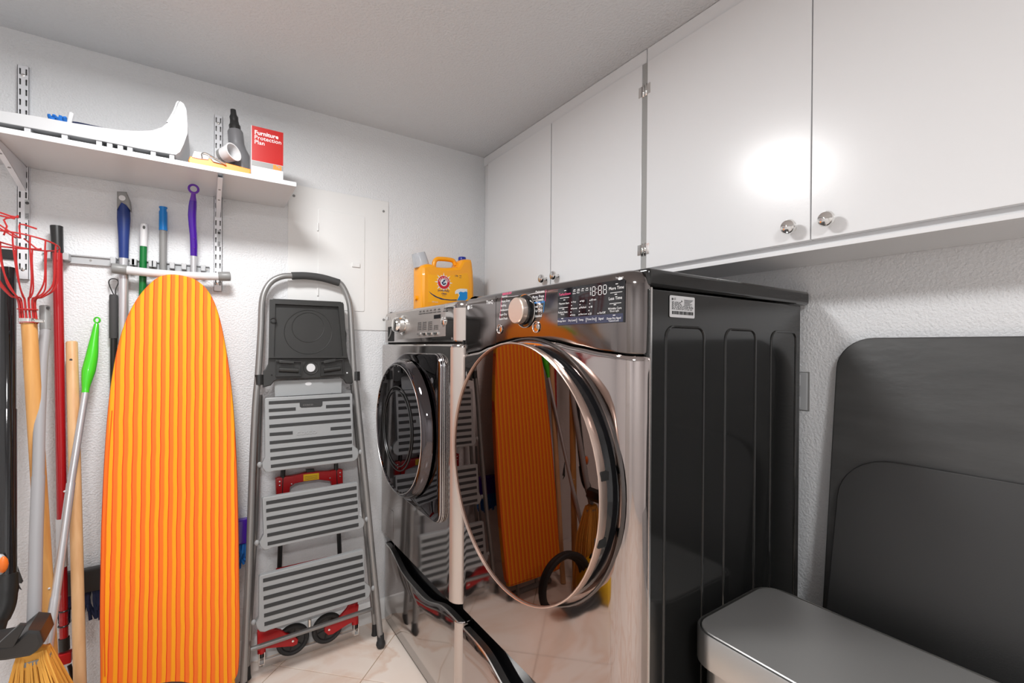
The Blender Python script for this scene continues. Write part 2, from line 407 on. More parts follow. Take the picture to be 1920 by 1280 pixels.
def track(x, zt, zb, label, px):
    t = thing('shelf_track', label, 'shelf track', (x, YA, zb), 'slotted shelf tracks')
    W, D = .0125, .014; m = MB(); pitch_ = .0305
    xs = [-W, -.0085, -.0045, .0045, .0085, W]; zs = [zt]; z = zt-.008
    holes = []
    while z-.018 > zb+.006: holes.append((z, z-.018)); z -= pitch_
    zz = [zt]
    for h in holes: zz += list(h)
    zz.append(zb)
    for i in range(len(zz)-1):
        for j in range(5):
            if i % 2 == 1 and j in (1, 3): continue
            for dy in (0, .0012): m.add([(x+xs[j], YA-D+dy, zz[i]), (x+xs[j+1], YA-D+dy, zz[i]), (x+xs[j+1], YA-D+dy, zz[i+1]), (x+xs[j], YA-D+dy, zz[i+1])], [[0, 1, 2, 3]])
    m.box(x-W, x-W+.0012, YA-D, YA-.0002, zb, zt); m.box(x+W-.0012, x+W, YA-D, YA-.0002, zb, zt)
    m.build('channel', M_whitem, t, smooth=0)
    MB().box(x-W+.001, x+W-.001, YA-.003, YA-.0015, zb+.001, zt-.001).build('slot_shade', M_greyp, t, smooth=0)  # grey sheet behind the slots, painted shade for the white channel's inside
    for z in (zt-.028, zb+.028): MB().lathe([(.005, 0), (.0048, .0015), (.002, .003), (0, .003)], (x, YA-D, z), NY, 12).build('screw', M_chrome, t)
    return t
T1 = track(TRX[0], PY(45, 124, YA-.014).z, PY(50, 523, YA-.014).z, 'white slotted shelf track behind the red fruit picker basket', 0)
T2 = track(TRX[1], PY(407, 216, YA-.014).z, PY(409, 545, YA-.014).z, 'white slotted shelf track beside the electrical panel', 1)
for tr, (px, py) in ((T1, (50, 393)), (T2, (410, 447))):
    q = PY(px, py, YA-.0143); m = MB().box(q.x-.004, q.x+.006, YA-.0146, YA-.0142, q.z-.03, q.z+.03); s_ = m.build('sticker', M_lgrey, tr)
    m = MB()
    for k in range(8): m.box(q.x-.003, q.x+.005, YA-.0149, YA-.0146, q.z-.026+k*.002, q.z-.0252+k*.002)
    m.build('barcode', M_grayprint, s_, smooth=0, kind='stuff'); MB().lathe([(.0045, 0), (.0045, .0003), (0, .0003)], (q.x+.001, YA-.0146, q.z+.02), NY, 14).build('sticker_logo', M_grayprint, s_)

# ---- things on the shelf
ZT = ZS+TH
t = thing('boot_tray', 'long white plastic tray with upturned curved end lying on the shelf', 'tray', (-.3, 1.8, ZT))
yt = YSF+.012
up = [PY(x, y, yt) for x, y in ((-60, 198), (0, 207), (60, 216), (130, 229), (195, 239), (222, 243), (255, 245), (285, 244), (303, 238), (316, 228), (326, 212), (332, 198), (334, 192), (338, 189), (345, 194), (350, 205), (352, 230), (352, 250), (345, 270), (338, 285), (330, 290))]
zb = ZT+.005
lo_ = [PY(x, y, yt) for x, y in ((322, 289), (260, 278), (190, 264), (120, 251), (60, 240), (0, 229), (-60, 218))]
outl = [V((p.x, p.y, p.z)) for p in up+lo_]
MB().prism(outl, NY, .004, .0015).build('front_wall', M_traywhite, t)
yb_ = YA-.045
MB().prism([V((p.x, yb_+.004, p.z)) for p in outl], NY, .004, .001).build('back_wall', M_traywhite, t)
endp = smooth_path([V((p.x-.001, 0, p.z)) for p in up[9:21]], 3)
m = MB(); m.loft([[V((p.x-d, yt+.004, p.z)) for d in (0, .004)]+[V((p.x-d, yb_, p.z)) for d in (.004, 0)] for p in endp]); m.build('curved_end', M_traywhite, t)
zmid = min(p.z for p in lo_)
MB().loft([[V((p.x, yt+.003, p.z+.004)), V((p.x, yb_, p.z+.004)), V((p.x, yb_, p.z+.008)), V((p.x, yt+.003, p.z+.008))] for p in lo_]).build('tray_floor', M_traywhite, t)
for k, px in enumerate((322, 287, 243, 225, 205, 185, 120, 50)):
    p = PY(px, 180+(575 if px > 200 else 480)/6, yt); lz = [q.z for q in lo_]
    xx = PY(px, 270, yt).x; zl = min(lo_, key=lambda q: abs(q.x-xx)).z+.004
    if zl-.001 > ZT: MB().box(xx-.006, xx+.006, yt+.004, yb_-.01, ZT+.0005, zl, .001).build('foot_rib', M_traywhite, t)
t = thing('chenille_duster', 'blue chenille duster with white handle lying in the white shelf tray', 'duster', (-.3, 1.8, ZT))
ya_ = yt+.05; m = MB(); random.seed(3)
for k in range(90):
    u = random.random(); p = PY(97+27*u, 219+5*u, ya_); m.tube([p-ZZ*.03+V((0, random.uniform(-.02, .02), 0)), p+V((random.uniform(-.006, .006), random.uniform(-.02, .02), random.uniform(-.006, .003)))], [.004, .0035], 6)
m.build('chenille_pad', M_chen, t)
a, b = PY(92, 219, ya_), PY(198, 239, ya_)
MB().tube([a-ZZ*.008, a+(b-a)*.5-ZZ*.004, b-ZZ*.004], [.004, .005, .003], 8).build('backing_strip', M_navyf, t)
a = PY(128, 224, ya_-.008); b = PY(134, 212, ya_-.008)
MB().tube([a-ZZ*.02, b], .0055, 10).build('handle_tip', M_white, t)

# orange pack, cup, bottle, red box
t = thing('picture_hook_pack', 'orange and white flat package with metal hook lying on the shelf', 'package', (.0, 1.72, ZT))
yo = YSF+.006
o1 = [PY(x, y, yo) for x, y in ((353, 300), (356, 293), (378, 293), (470, 317), (470, 326), (356, 308))]
MB().prism(o1, NY, .028, .002).build('card', M_orange, t)
o1 = [PY(x, y, yo-.003) for x, y in ((360, 294), (364, 283), (391, 288), (391, 299), (372, 297))]
MB().prism(o1, NY, .025, .001).build('white_flap', M_white, t)
o1 = [PY(x, y, yo-.004) for x, y in ((395, 297), (412, 299), (424, 309), (400, 303))]
MB().prism(o1, NY, .002, .0005).build('silver_window', M_greyp, t)
pts = smooth_path([PY(x, y, yo-.006) for x, y in ((379, 295), (378, 289), (384, 287), (393, 291), (405, 298), (424, 308))], 5)
MB().tube(pts, .0026, 8).build('metal_hook', M_chrome, t)
t = thing('white_cup', 'small white paper cup lying on its side against the grey bottle', 'cup', (.04, 1.74, ZT))
a = PY(437, 285, YSF+.05); ax = V((.55, -.62, .18)).normalized()
MB().lathe([(.0, -.052), (.021, -.052), (.027, 0), (.0285, .001), (.0285, .003), (.025, .003), (.0245, -.01), (.019, -.048), (0, -.048)], a, ax, 28).build('cup_body', M_white, t)
m = MB(); e = V((-.5, -.5, .5)); m.lathe([(.0222, -.045), (.0235, -.033)], a, ax, 28); m.build('printed_band', M_greyp, t)
t = thing('grey_bottle', 'dark grey bottle with black flip nozzle standing on the shelf', 'bottle', (.05, 1.76, ZT))
yb2 = YSF+.14; c0 = PY(448, 318, yb2); c1 = PY(441, 246, yb2)
ax = V((c1.x-c0.x, .0, c1.z-c0.z)); L = ax.length; o0 = c0; lo0 = (ZT-c0.z)
s_ = L/72
prof = [(.0, lo0), (22*s_, lo0), (24*s_, lo0+.003), (24*s_, 14*s_), (22*s_, 24*s_), (16*s_, 38*s_), (13.5*s_, 48*s_), (13*s_, 70*s_), (11*s_, 74*s_), (0, 74*s_)]
MB().lathe(prof, o0, ax, 28).build('bottle_body', M_bottle, t)
a = PY(441, 246, yb2); dd = ax.normalized()
MB().lathe([(9.5*s_, -1*s_), (9.8*s_, 10*s_), (8*s_, 13*s_), (7*s_, 20*s_), (7.4*s_, 26*s_), (5.2*s_, 31*s_), (4.6*s_, 40*s_), (0, 40.5*s_)], a, dd, 20).build('nozzle_cap', M_black, t)
q = PY(440, 212, yb2); MB().box(q.x-.007, q.x+.003, q.y-.006, q.y+.006, q.z-.008, q.z+.006, .001).build('flip_tip', M_black, t)
t = thing('red_carton', 'red carton reading Furniture Protection Plan standing at the shelf end', 'box', (.18, 1.72, ZT))
yr = YSF+.03
c = [PY(x, y, yr) for x, y in ((471, 234), (531, 249), (531, 331))]
bx0, bx1 = c[0].x, c[2].x; bzt = (c[0].z+c[1].z)/2; bd_ = .05
MB().box(bx0, bx1, yr, yr+bd_, ZT+.0005, bzt, .0008).build('carton_body', M_white, t)
zr0 = PY(500, 305, yr).z
MB().box(bx0+.0015, bx1-.0003, yr-.0004, yr+.001, zr0, bzt-.0005).build('red_face', M_boxred, t)
MB().box(bx0+.003, bx1-.003, yr+.004, yr+bd_-.003, bzt, bzt+.0006).build('top_print', M_grayprint, t)
MB().box(bx0+.0015, bx1-.0003, yr-.0004, yr+.001, zr0-.018, zr0-.001).build('grey_band', M_greyp, t)
m = MB(); xm = bx0+(bx1-bx0)*.68
for k in range(5):
    for j in range(4):
        if random.random() < .75: m.box(xm+k*.005, xm+k*.005+.0045, yr-.0007, yr-.0004, zr0-.0175+j*.004, zr0-.0175+j*.004+.0036)
m.build('orange_mosaic', M_orange, t)
m = MB()
for k, (s1, bo) in enumerate((('Furniture', .02), ('Protection', 0), ('Plan', 0))):
    text_into(m, s1, .0185, (bx0+.010, yr-.0005, bzt-.026-k*.0155), XX, ZZ, bold=bo)
m.build('lettering', M_print, t, smooth=0)

# ================================================================== tool rail and hanging tools
def pole_between(name, m, p, a, b, r, seg=16): return MB().tube([a, b], r, seg).build(name, m, p)
t = thing('tool_rail', 'grey metal tool holder rail screwed to the wall under the shelf', 'tool rail', (.0, YA, 1.35))
YR = YA-.006
a = PY(80, 473, YR); b = PY(393, 500, YR); zc = (a.z+b.z)/2-.012
MB().box(a.x, b.x, YA-.004, YA, zc-.013, zc+.013, .001).box(a.x, b.x, YA-.010, YA-.003, zc+.010, zc+.014).box(a.x, b.x, YA-.010, YA-.003, zc-.014, zc-.010).build('bar', M_lgrey, t)
for px in (170, 388): q = PY(px, 485, YA-.004); MB().lathe([(.004, 0), (.003, .002), (0, .002)], (q.x, YA-.004, zc), NY, 10).build('screw', M_chrome, t)
for px, w_ in ((108, 24), (231, 26), (268, 22), (306, 24), (363, 26)):
    for sg in (-1, 1):
        q = PY(px+sg*(w_/2+5), 492, YA-.03); k = MB().box(q.x-.007, q.x+.007, YA-.045, YA-.010, zc-.010, zc+.012, .002).build('clip', M_lgrey, t)
def hang(px, dy=.03): return PY(px, 490, YA-dy)
# blue mop
t = thing('flat_mop', 'silver pole mop with navy blue grip and grey hang tip', 'mop', (-.2, YA-.03, .45), 'mops and brooms on the tool rail')
y = YA-.035; tp = PY(230, 357, y); g0 = PY(232, 392, y); g1 = PY(232, 484, y); bt = V((g1.x, y, .52))
ring = lambda p, rx, ry: [p+V((math.cos(2*math.pi*k/16)*rx, math.sin(2*math.pi*k/16)*ry, 0)) for k in range(16)]
px1 = (PY(242, 480, y).x-PY(222, 480, y).x)/20
MB().loft([ring(g1, 9.5*px1, 9.5*px1), ring(g1+(g0-g1)*.4, 10.5*px1, 10*px1), ring(g1+(g0-g1)*.8, 13*px1, 11*px1), ring(g0+ZZ*.004, 12.5*px1, 10*px1), ring(g0+ZZ*.018-XX*.002, 10*px1, 9*px1)]).build('grip', M_navy, t)
m = MB().prism([PY(x, yy, y-.013) for x, yy in ((219, 393), (219, 358), (237, 359), (244, 376), (246, 396), (236, 384), (228, 380))], NY, .024, .004).build('hang_tip', M_greyp, t)
MB().lathe([(.0085, 0), (.0085, .001), (.006, .0012), (0, .001)], PY(229, 371, y-.0135), NY, 20).build('hang_hole', M_white, m)
pole_between('pole', M_alu, t, g1, bt, .0125)
a = PY(140, 1085, YA-.03); zc2 = a.z
xl = PY(100, 1100, YA-.03).x
hd = MB().box(xl, bt.x+(bt.x-xl), YA-.05, YA-.022, zc2-.045, zc2+.028, .006).build('mop_plate', M_black, t)
m = MB(); random.seed(5)
for k in range(70):
    x = xl+.01+(2*(bt.x-xl)-.02)*k/69; m.tube([(x, YA-.036, zc2-.03), (x+random.uniform(-.01, .01), YA-.04, zc2-.075), (x+random.uniform(-.015, .015), YA-.036+random.uniform(-.012, .012), zc2-.10-random.random()*.04)], .005, 5)
m.build('mop_fringe', M_navyf, t)
MB().tube([bt, (bt.x, YA-.036, zc2)], .014, 12).build('swivel_joint', M_black, t)
# green broom
t = thing('green_pole_broom', 'dark green pole with white hang cap clipped to the rail', 'broom', (-.1, YA-.03, .45), 'mops and brooms on the tool rail')
y = YA-.03; a = PY(270, 418, y); b = PY(269, 462, y); c = V((b.x-.012, y+.0, .55))
MB().loft([ring(b, .0105, .0105), ring(b+(a-b)*.7, .011, .0105), ring(a-ZZ*.004, .010, .008), ring(a, .006, .004)]).build('hang_cap', M_white, t)
MB().lathe([(.0045, 0), (.0045, .0005), (0, .0006)], PY(270, 426, y-.0105), NY, 14, sc=(.8, 1.3), e=XX).build('hang_hole', M_grayprint, t)
pole_between('pole', M_dgreen, t, b, c, .0098)
MB().box(c.x-.06, c.x+.10, y-.02, y+.02, .50, .56, .008).build('brush_block', M_dgreen, t)
m = MB()
for k in range(36): x = c.x-.055+.15*(k % 18)/17; m.tube([(x, y-.012+.024*(k//18), .505), (x+random.uniform(-.01, .01), y-.016+.032*(k//18), .41)], .003, 5)
m.build('bristles', M_white, t)
# grey pole with blue cap
t = thing('grey_pole_mop', 'thin grey pole with bright blue end cap clipped to the rail', 'mop', (-.05, YA-.03, .45), 'mops and brooms on the tool rail')
a = PY(306, 388, y); b = PY(306, 432, y); c = V((b.x, y, .6))
MB().loft([ring(b, .0118, .0118), ring(a-ZZ*.016, .0115, .0115), ring(a-ZZ*.013, .0095, .0115), ring(a-ZZ*.006, .0095, .0115), ring(a-ZZ*.004, .0115, .0115), ring(a, .0113, .0113)]).build('end_cap', M_bluep, t)
pole_between('pole', M_greyp, t, b, c, .0102)
MB().box(c.x-.05, c.x+.05, y-.03, y+.028, .55, .605, .01).build('head_socket', M_bluep, t)
# purple mop
t = thing('purple_mop', 'purple handled mop with ring end and blue chenille head', 'mop', (.05, YA-.03, .45), 'mops and brooms on the tool rail')
rc = PY(363, 354, 1.815); g0 = PY(362, 377, 1.835); g1 = PY(363, 480, 1.925); y = YA-.035; c = V((g1.x, y, .56))
MB().tube(arc(rc, XX, ZZ, .0128, 0, 360, 27)[:-1], .0034, 10, closed=True).build('hang_ring', M_purp2, t)
MB().loft([ring(rc-ZZ*.013, .006, .004), ring(rc+(g0-rc)*.6, .007, .006), ring(g0, .010, .008)]).build('ring_neck', M_purp2, t)
off = lambda p, d: p+XX*d
gr = [(0, .010, 0), (.1, .0115, -.0015), (.25, .0118, -.003), (.45, .011, -.002), (.6, .0105, 0), (.8, .0108, .001), (1, .0105, .0005)]
gm = MB().loft([ring(g0+(g1-g0)*k+XX*d, r, r*.95) for k, r, d in gr]).build('grip', M_purp, t)
for k in (.67, .85): MB().ball(g0+(g1-g0)*k+V((.002, -.0102, 0)), .0022, 8).build('rivet', M_purp2, gm)
pole_between('pole', M_alu, t, g1, c, .0095)
q0 = PY(467, 970, YA-.035); q1 = PY(467, 1015, YA-.035)
MB().box(c.x-.10, PY(466, 985, YA-.035).x, YA-.05, YA-.02, q1.z, q0.z, .004).build('mop_head', M_purp, t)
m = MB(); random.seed(9)
for k in range(120):
    x = c.x-.09+(PY(464, 985, YA-.035).x-c.x+.09)*random.random(); p = V((x, YA-.04, q1.z+.004)); m.tube([p, p+V((random.uniform(-.012, .012), random.uniform(-.015, .01), -.03-random.random()*.02)), p+V((random.uniform(-.02, .02), random.uniform(-.015, .01), -.05-random.random()*.04))], [.005, .0055, .004], 5)
m.build('chenille_fringe', M_chen, t)
# black wand with loop
t = thing('foam_grip_pole', 'black pole with dark foam grip and wrist loop hanging left of the board', 'pole', (-.24, YA-.03, .5))
y = YA-.02; a = PY(213, 552, y); b = PY(213, 634, y)
MB().loft([ring(b, .0112, .0112), ring(a-ZZ*.004, .0112, .0112), ring(a, .009, .009)]).build('foam_grip', M_foam, t)
MB().tube(smooth_path([a, PY(206, 537, y), PY(204, 528, y), PY(208, 523, y), PY(217, 523, y), PY(222, 529, y), PY(217, 542, y), a+XX*.004], 5), .0016, 6).build('wrist_loop', M_black, t)
pole_between('pole', M_black, t, b, V((b.x, y, .45)), .0088)

# ================================================================== ironing board
BP = Plane(1.70, .16, 1.875, 1.38)
t = thing('ironing_board', 'ironing board in orange and yellow striped cover standing upright against the wall', 'ironing board', (-.08, 1.70, 0))
rgt = [(320, 513), (345, 516), (368, 524), (388, 541), (402, 565), (412, 595), (421, 635), (430, 690), (438, 760), (443, 840), (446, 920), (448, 1010), (449, 1100), (450, 1180), (450, 1240)]
lft = [(187, 1270), (186, 1160), (187, 1080), (188, 1010), (191, 930), (195, 850), (201, 770), (209, 705), (222, 640), (239, 590), (259, 555), (278, 533), (297, 518)]
pr = [BP(*p) for p in rgt]; pl = [BP(*p) for p in lft]
zb_ = .098
br = [V((pr[-1].x-.003, 0, zb_+.05)), V((pr[-1].x-.014, 0, zb_+.018)), V((pr[-1].x-.04, 0, zb_+.002))]; bl = [V((pl[0].x+.04, 0, zb_)), V((pl[0].x+.012, 0, zb_+.012)), V((pl[0].x+.001, 0, zb_+.04))]
pr = [p for p in pr if p.z > zb_+.07]; pl = [p for p in pl if p.z > zb_+.06]
onp = lambda p: V((p.x, BP.o.y+(p.z-BP.o.z)*BP.up.y/BP.up.z, p.z))
outl = smooth_path(pr+[onp(p) for p in br+bl]+pl, 3, True)
MB().prism(outl, BP.n, .032, .008, .004).build('padded_cover', M_cover, t)
# binding seam down the left side
sp = [p+BP.n*.0005+XX*.011 for p in smooth_path(pl[:7], 4)]
MB().tube(sp, .0016, 6).build('cover_hem', mat('hem_thread', srgb(235, 100, 10), .8), t)
fy = BP.n*-.055
a = BP(215, 503, -.028); b = BP(428, 518, -.028); mid = (a+b)/2-ZZ*.003
bp_ = smooth_path([a, a+(mid-a)*.5-ZZ*.004, mid-ZZ*.004, b+(mid-b)*.5-ZZ*.004, b], 5)
lg = MB().tube(bp_, .0135, 16).build('foot_bar', M_white, t)
for p, q in ((bp_[0], bp_[1]), (bp_[-1], bp_[-2])):
    d = (p-q).normalized(); MB().lathe([(.0145, -.030), (.0158, -.028), (.0165, .0), (.0155, .006), (.006, .008), (0, .008)], p, d, 20).build('end_cap', M_greyp, lg)
pole_between('leg', M_white, t, mid, V((mid.x-.01, 1.80, .5)), .011)
q = V((-.08, 1.70+.075, .013))
lg2 = MB().tube([q-XX*.15, q+XX*.15], .013, 12).build('foot_bar', M_greyp, t)
for sg in (-1, 1): MB().tube([q+XX*sg*.06, V((-.08+sg*.06, 1.89, 1.1))], .009, 10).build('leg', M_greyp, t)
MB().tube([V((-.17, 1.735, .013)), V((-.17, 1.725, .23))], .008, 8).tube([V((.01, 1.735, .013)), V((.01, 1.725, .23))], .008, 8).build('rear_stand', M_greyp, t)
# dark ring just below the frame edge, and the yellow bag seen in the dryer door
t = thing('cord_reel', 'black round hose coil on the floor in front of the ironing board', 'hose', (-.1, 1.50, 0))
q = PY(280, 1283, 1.5); cz = q.z-.172
for k, (r, dy) in enumerate(((.14, 0), (.128, .012), (.135, .024), (.12, .03))):
    MB().tube(arc((q.x, 1.51+dy, cz), XX, ZZ, r, 0, 360, 40)[:-1], .012, 10, closed=True).build('coil', M_rubber, t)
t = thing('yellow_bag', 'yellow plastic bag of cleaner standing on the floor', 'bag', (-.29, 1.52, 0))
m = MB(); rings = []
for z, w_, d in ((0, .08, .05), (.03, .10, .06), (.14, .10, .055), (.22, .07, .035), (.25, .03, .02)): rings.append([V((-.29+p[0]*.8, 1.52+p[1], z*.85)) for p in rrect(2*w_, 2*d, d*.7)])
m.loft(rings).build('bag_body', mat('yellow_bag', srgb(225, 180, 20), .4), t)
MB().tube(arc((-.29, 1.52, .208), XX, ZZ, .02, 0, 180, 10), .005, 8).build('bag_handle', M_black, t)

# ================================================================== left group of poles
# fruit picker
t = thing('fruit_picker', 'red wire fruit picker basket on a tan wooden pole', 'fruit picker', (-.35, 1.72, 0))
y = 1.80; pc = PY(55, 612, y); pb = PZ(97, 1290, .22); pb = PY(97, 1290, 1.70)
dn = (pb-pc).normalized(); k = (pb.z-.002)/-dn.z
MB().tube([pc-dn*.02, pb+dn*k], .0165, 16).build('pole', M_wood, t)
rimc = PY(43, 452, y); rr = PY(111, 455, y).x-rimc.x; ax = (rimc-pc).normalized()
bk = MB(); rim = [rimc+V((math.cos(2*math.pi*i/40)*rr, math.sin(2*math.pi*i/40)*rr*.75, -math.sin(2*math.pi*i/40)*.012-math.cos(2*math.pi*i/40)*.008)) for i in range(40)]
MB().tube(rim, .0022, 8, closed=True).build('basket_rim', M_redw, t)
nk = PY(50, 563, y); nb = PY(54, 607, y)
for i in range(14):
    a = 2*math.pi*(i+.3)/14; e = V((math.cos(a), math.sin(a)*.75, 0)); p0 = rimc+e*rr+V((0, 0, -math.sin(a)*.012-math.cos(a)*.008))
    q1 = nk+e*.017; q2 = nb+e*.0165
    pts = smooth_path([p0+ZZ*.001, p0-ZZ*.035-e*.002, p0+(nk-rimc)*.68-e*.012, nk+ZZ*.012+e*rr*.45, q1, q2], 5)
    MB().tube(pts, .0021, 6).build('basket_wire', M_redw, t)
for px0, rad in ((580, .0195), (604, .0185)): c = PY(52+(px0-580)*.1, px0, y); MB().tube(arc(c, XX, V((0, 1, 0)), rad, 0, 360, 24)[:-1], .0018, 6, closed=True).build('neck_ring', M_redw, t)
c = PY(54, 601, y); cl = MB().lathe([(.0188, -.006), (.0196, -.006), (.0196, .006), (.0188, .006)], c, ZZ, 24).build('hose_clamp', M_chrome, t)
MB().box(c.x+.016, c.x+.034, c.y-.022, c.y-.010, c.z-.005, c.z+.004, .002).build('clamp_screw', M_chrome, cl)
for pp in (((-10, 395), (20, 405), (35, 408)), ((7, 441), (13, 424), (7, 412), (12, 409), (30, 407), (35, 404)), ((38, 447), (36, 424), (37, 420), (45, 421), (69, 429)), ((-10, 402), (28, 410)), ((-10, 415), (36, 446)), ((-10, 422), (30, 446)), ((45, 447), (70, 467), (78, 466)), ((-8, 461), (40, 466), (78, 467))):
    MB().tube([PY(a, b, y-.04) for a, b in pp], .0022, 6).build('finger_hook', M_redw, t)
# red telescopic pole
t = thing('red_telescopic_pole', 'red telescopic pole with black top cap and pruner head', 'pole', (-.35, 1.85, 0))
y0, y1_ = YA-.035, 1.83
ycur = lambda py: y0+(y1_-y0)*(py-420)/860
P2 = lambda px, py: PY(px, py, ycur(py))
MB().tube([P2(106, 424), P2(108, 474)], [.0148, .0138], 18).build('top_cap', M_black, t)
MB().tube([P2(108, 474), P2(117, 1010)], .0118, 18).build('outer_tube', M_red, t)
MB().tube([P2(117, 1010), P2(120, 1195)], .0100, 16).build('inner_tube', M_red, t)
MB().tube([P2(114.5, 972), P2(117.2, 1062)], .0121, 18).build('warning_sticker', M_white, t)
for py in (1144, 1172): p = P2(119, py); MB().tube(arc(p, XX, V((0, 1, 0)), .0108, 0, 360, 16)[:-1], .0022, 6, closed=True).build('cable_tie', M_black, t)
MB().tube([P2(120, 1195), P2(121, 1218)], .0125, 14).build('collar', M_black, t)
q = P2(123, 1232); MB().box(q.x-.017, q.x+.014, q.y-.012, q.y+.012, q.z-.016, q.z+.016, .003).build('head_clamp', M_redp, t)
for a, b, c in (((112, 1246), (110, 1265), (111, 1300)), ((130, 1246), (136, 1268), (140, 1300))):
    MB().tube([P2(*a), P2(*b), P2(*c)], .006, 8, flat=.5).build('blade', M_black, t)
# pale wooden pole
t = thing('pale_wood_pole', 'plain pale wooden broom pole with a hole near its top', 'pole', (-.3, 1.8, 0))
yw = lambda py: 1.90-.14*(py-640)/640
a = PY(134.5, 640, yw(640)); b = PY(150, 1280, yw(1280)); d = (b-a).normalized(); b2 = b+d*((b.z-.002)/-d.z)
MB().tube([a, a+d*.004, b2], [.0115, .0138, .0145], 18).build('pole', M_wood2, t)
q = PY(136, 674, yw(674)); MB().lathe([(.0035, 0), (.0035, .0008), (0, .001)], q+V((-.001, -.0138, 0)), NY, 12).build('hole', M_grayprint, t)
# green and silver pole
t = thing('green_grip_pole', 'silver pole with bright green grip and hang loop leaning diagonally', 'pole', (-.3, 1.7, 0))
yg = lambda py: 1.93-.28*(py-600)/680
P3 = lambda px, py, d=0: PY(px, py, yg(py)+d)
c = P3(182, 600); MB().tube(arc(c, V((.85, -.5, 0)), ZZ, .0085, 0, 360, 18)[:-1], .0026, 8, closed=True).build('hang_loop', M_green, t)
gp = [P3(x, y) for x, y in ((181, 607), (176, 640), (172, 668), (166, 696), (162, 718), (160, 736))]
MB().tube(smooth_path(gp, 4), [.006+(.0165-.006)*math.sin(min(1, k/12)*math.pi*.5) if k < 12 else .0165-(.0165-.009)*min(1, (k-12)/6) for k in range(21)], 16).build('grip', M_green, t)
a, b, c = P3(160, 736), P3(133, 905), P3(85, 1240)
MB().tube([a, b], .0088, 14).build('pole_upper', M_alu, t)
mid_ = P3(104, 1118)
MB().tube([b, mid_], .0102, 14).build('pole_middle', M_alu, t)
d = (c-mid_).normalized(); c2 = c+d*((c.z-.004)/-d.z)
MB().tube([mid_, c2], .0113, 14).build('pole_lower', M_alu, t)
for px, py in ((121, 921), (92, 1103)): MB().ball(P3(px, py, -.009), .003, 8).build('lock_button', M_white, t)
# corn broom
t = thing('corn_broom', 'yellow straw broom with grey taped handle standing at the far left', 'broom', (-.4, 1.6, 0))
yk = lambda py: 1.86-.30*(py-570)/710
P4 = lambda px, py, d=0: PY(px, py, yk(py)+d)
hp = [P4(x, y) for x, y in ((84, 574), (85, 618), (79, 680), (74, 790), (72, 892), (68, 1000), (66, 1100), (62, 1225))]
MB().tube(hp[:2], .0118, 14).build('end_sleeve', M_greyp, t)
MB().tube(hp[1:5], [.0112, .0118, .0123, .0125], 14).build('taped_handle', M_tape, t)
MB().tube(hp[4:], [.0135]*4, 14).build('lower_handle', M_tape, t)
MB().lathe([(.004, 0), (.004, .0006), (0, .0007)], P4(90, 577, -.0122), NY, 12).build('hang_hole', M_grayprint, t)
bt = P4(62, 1222); kx = .00175
m = MB(); random.seed(11)
for i in range(300):
    a = random.uniform(-1, 1); dd_ = random.uniform(-1, 1); p0 = bt+V((a*.026, dd_*.014, .004)); z3 = .003
    sp_ = .045+.02*random.random()
    m.tube([p0, p0+V((a*.006, dd_*.006, -.022)), V((bt.x+a*sp_+.008, bt.y+dd_*.03, bt.z-.13)), V((bt.x+a*(sp_+.035)+.01, bt.y+dd_*.035, z3+random.random()*.03))], [.0022, .0022, .002, .0014], 4, cap=False)
o = m.build('straw', M_straw, t)
MB().lathe([(.020, .01), (.030, .004), (.0295, -.02), (.032, -.03)], bt+ZZ*.0, ZZ, 24, e=XX, sc=(1.02, .62)).build('straw_core', M_straw, t)
MB().lathe([(.0305, -.014), (.0315, -.012), (.032, -.022), (.031, -.024)], bt, ZZ, 24, e=XX, sc=(1.03, .64)).build('binding', M_greyp, t)
# black vacuum wand
t = thing('vacuum_wand', 'glossy black vacuum wand with floor head at the left edge', 'vacuum', (-.45, 1.6, 0))
yv = lambda py: 1.925-.20*(py-500)/600
P5 = lambda px, py, d=0: PY(px, py, yv(py)+d)
MB().tube([P5(15, 503), P5(14, 770)], .0172, 20).build('upper_tube', M_blackg, t)
MB().tube([P5(14, 768), P5(13, 1080)], .0188, 20).build('lower_tube', M_blackg, t)
el = smooth_path([P5(13, 1076), P5(12, 1110), P5(8, 1138), P5(-4, 1165), P5(-10, 1185)], 5)
MB().tube(el, [.0225]*6+[.0215]*9+[.019]*6, 18).build('elbow', M_black, t)
p = P5(0, 1058, -.03); MB().ball(p, .016, 14, (.8, .7, 1.7)).build('release_grip', M_lgrey, t)
MB().ball(p+V((.006, -.004, 0)), .0135, 12, (.8, .7, 1.6)).build('release_button', mat('orange_button', srgb(240, 120, 40), .4), t)
n_ = V((0, -1, 0)); yh = 1.50
MB().prism([PY(x, yy, yh) for x, yy in ((-40, 1220), (20, 1208), (52, 1180), (76, 1182), (83, 1205), (70, 1222), (55, 1232), (10, 1240), (-40, 1244))], n_, .09, .008, .004).build('floor_head', M_black, t)
MB().tube(smooth_path([el[-1], el[-1]+V((.0, -.05, -.02)), PY(5, 1218, 1.57)], 4), .017, 14).build('swivel_neck', M_black, t)
MB().prism([PY(x, yy, yh-.012) for x, yy in ((-10, 1213), (35, 1172), (48, 1172), (28, 1208), (24, 1214), (-10, 1215))], n_, .012, .002).build('foot_pedal', M_black, t)
MB().prism([PY(x, yy, YA-.05) for x, yy in ((27, 1048), (43, 1090), (40, 1094), (32, 1092), (40, 1106), (26, 1098))], n_, .004, .001).build('hook_plate', M_black, t)
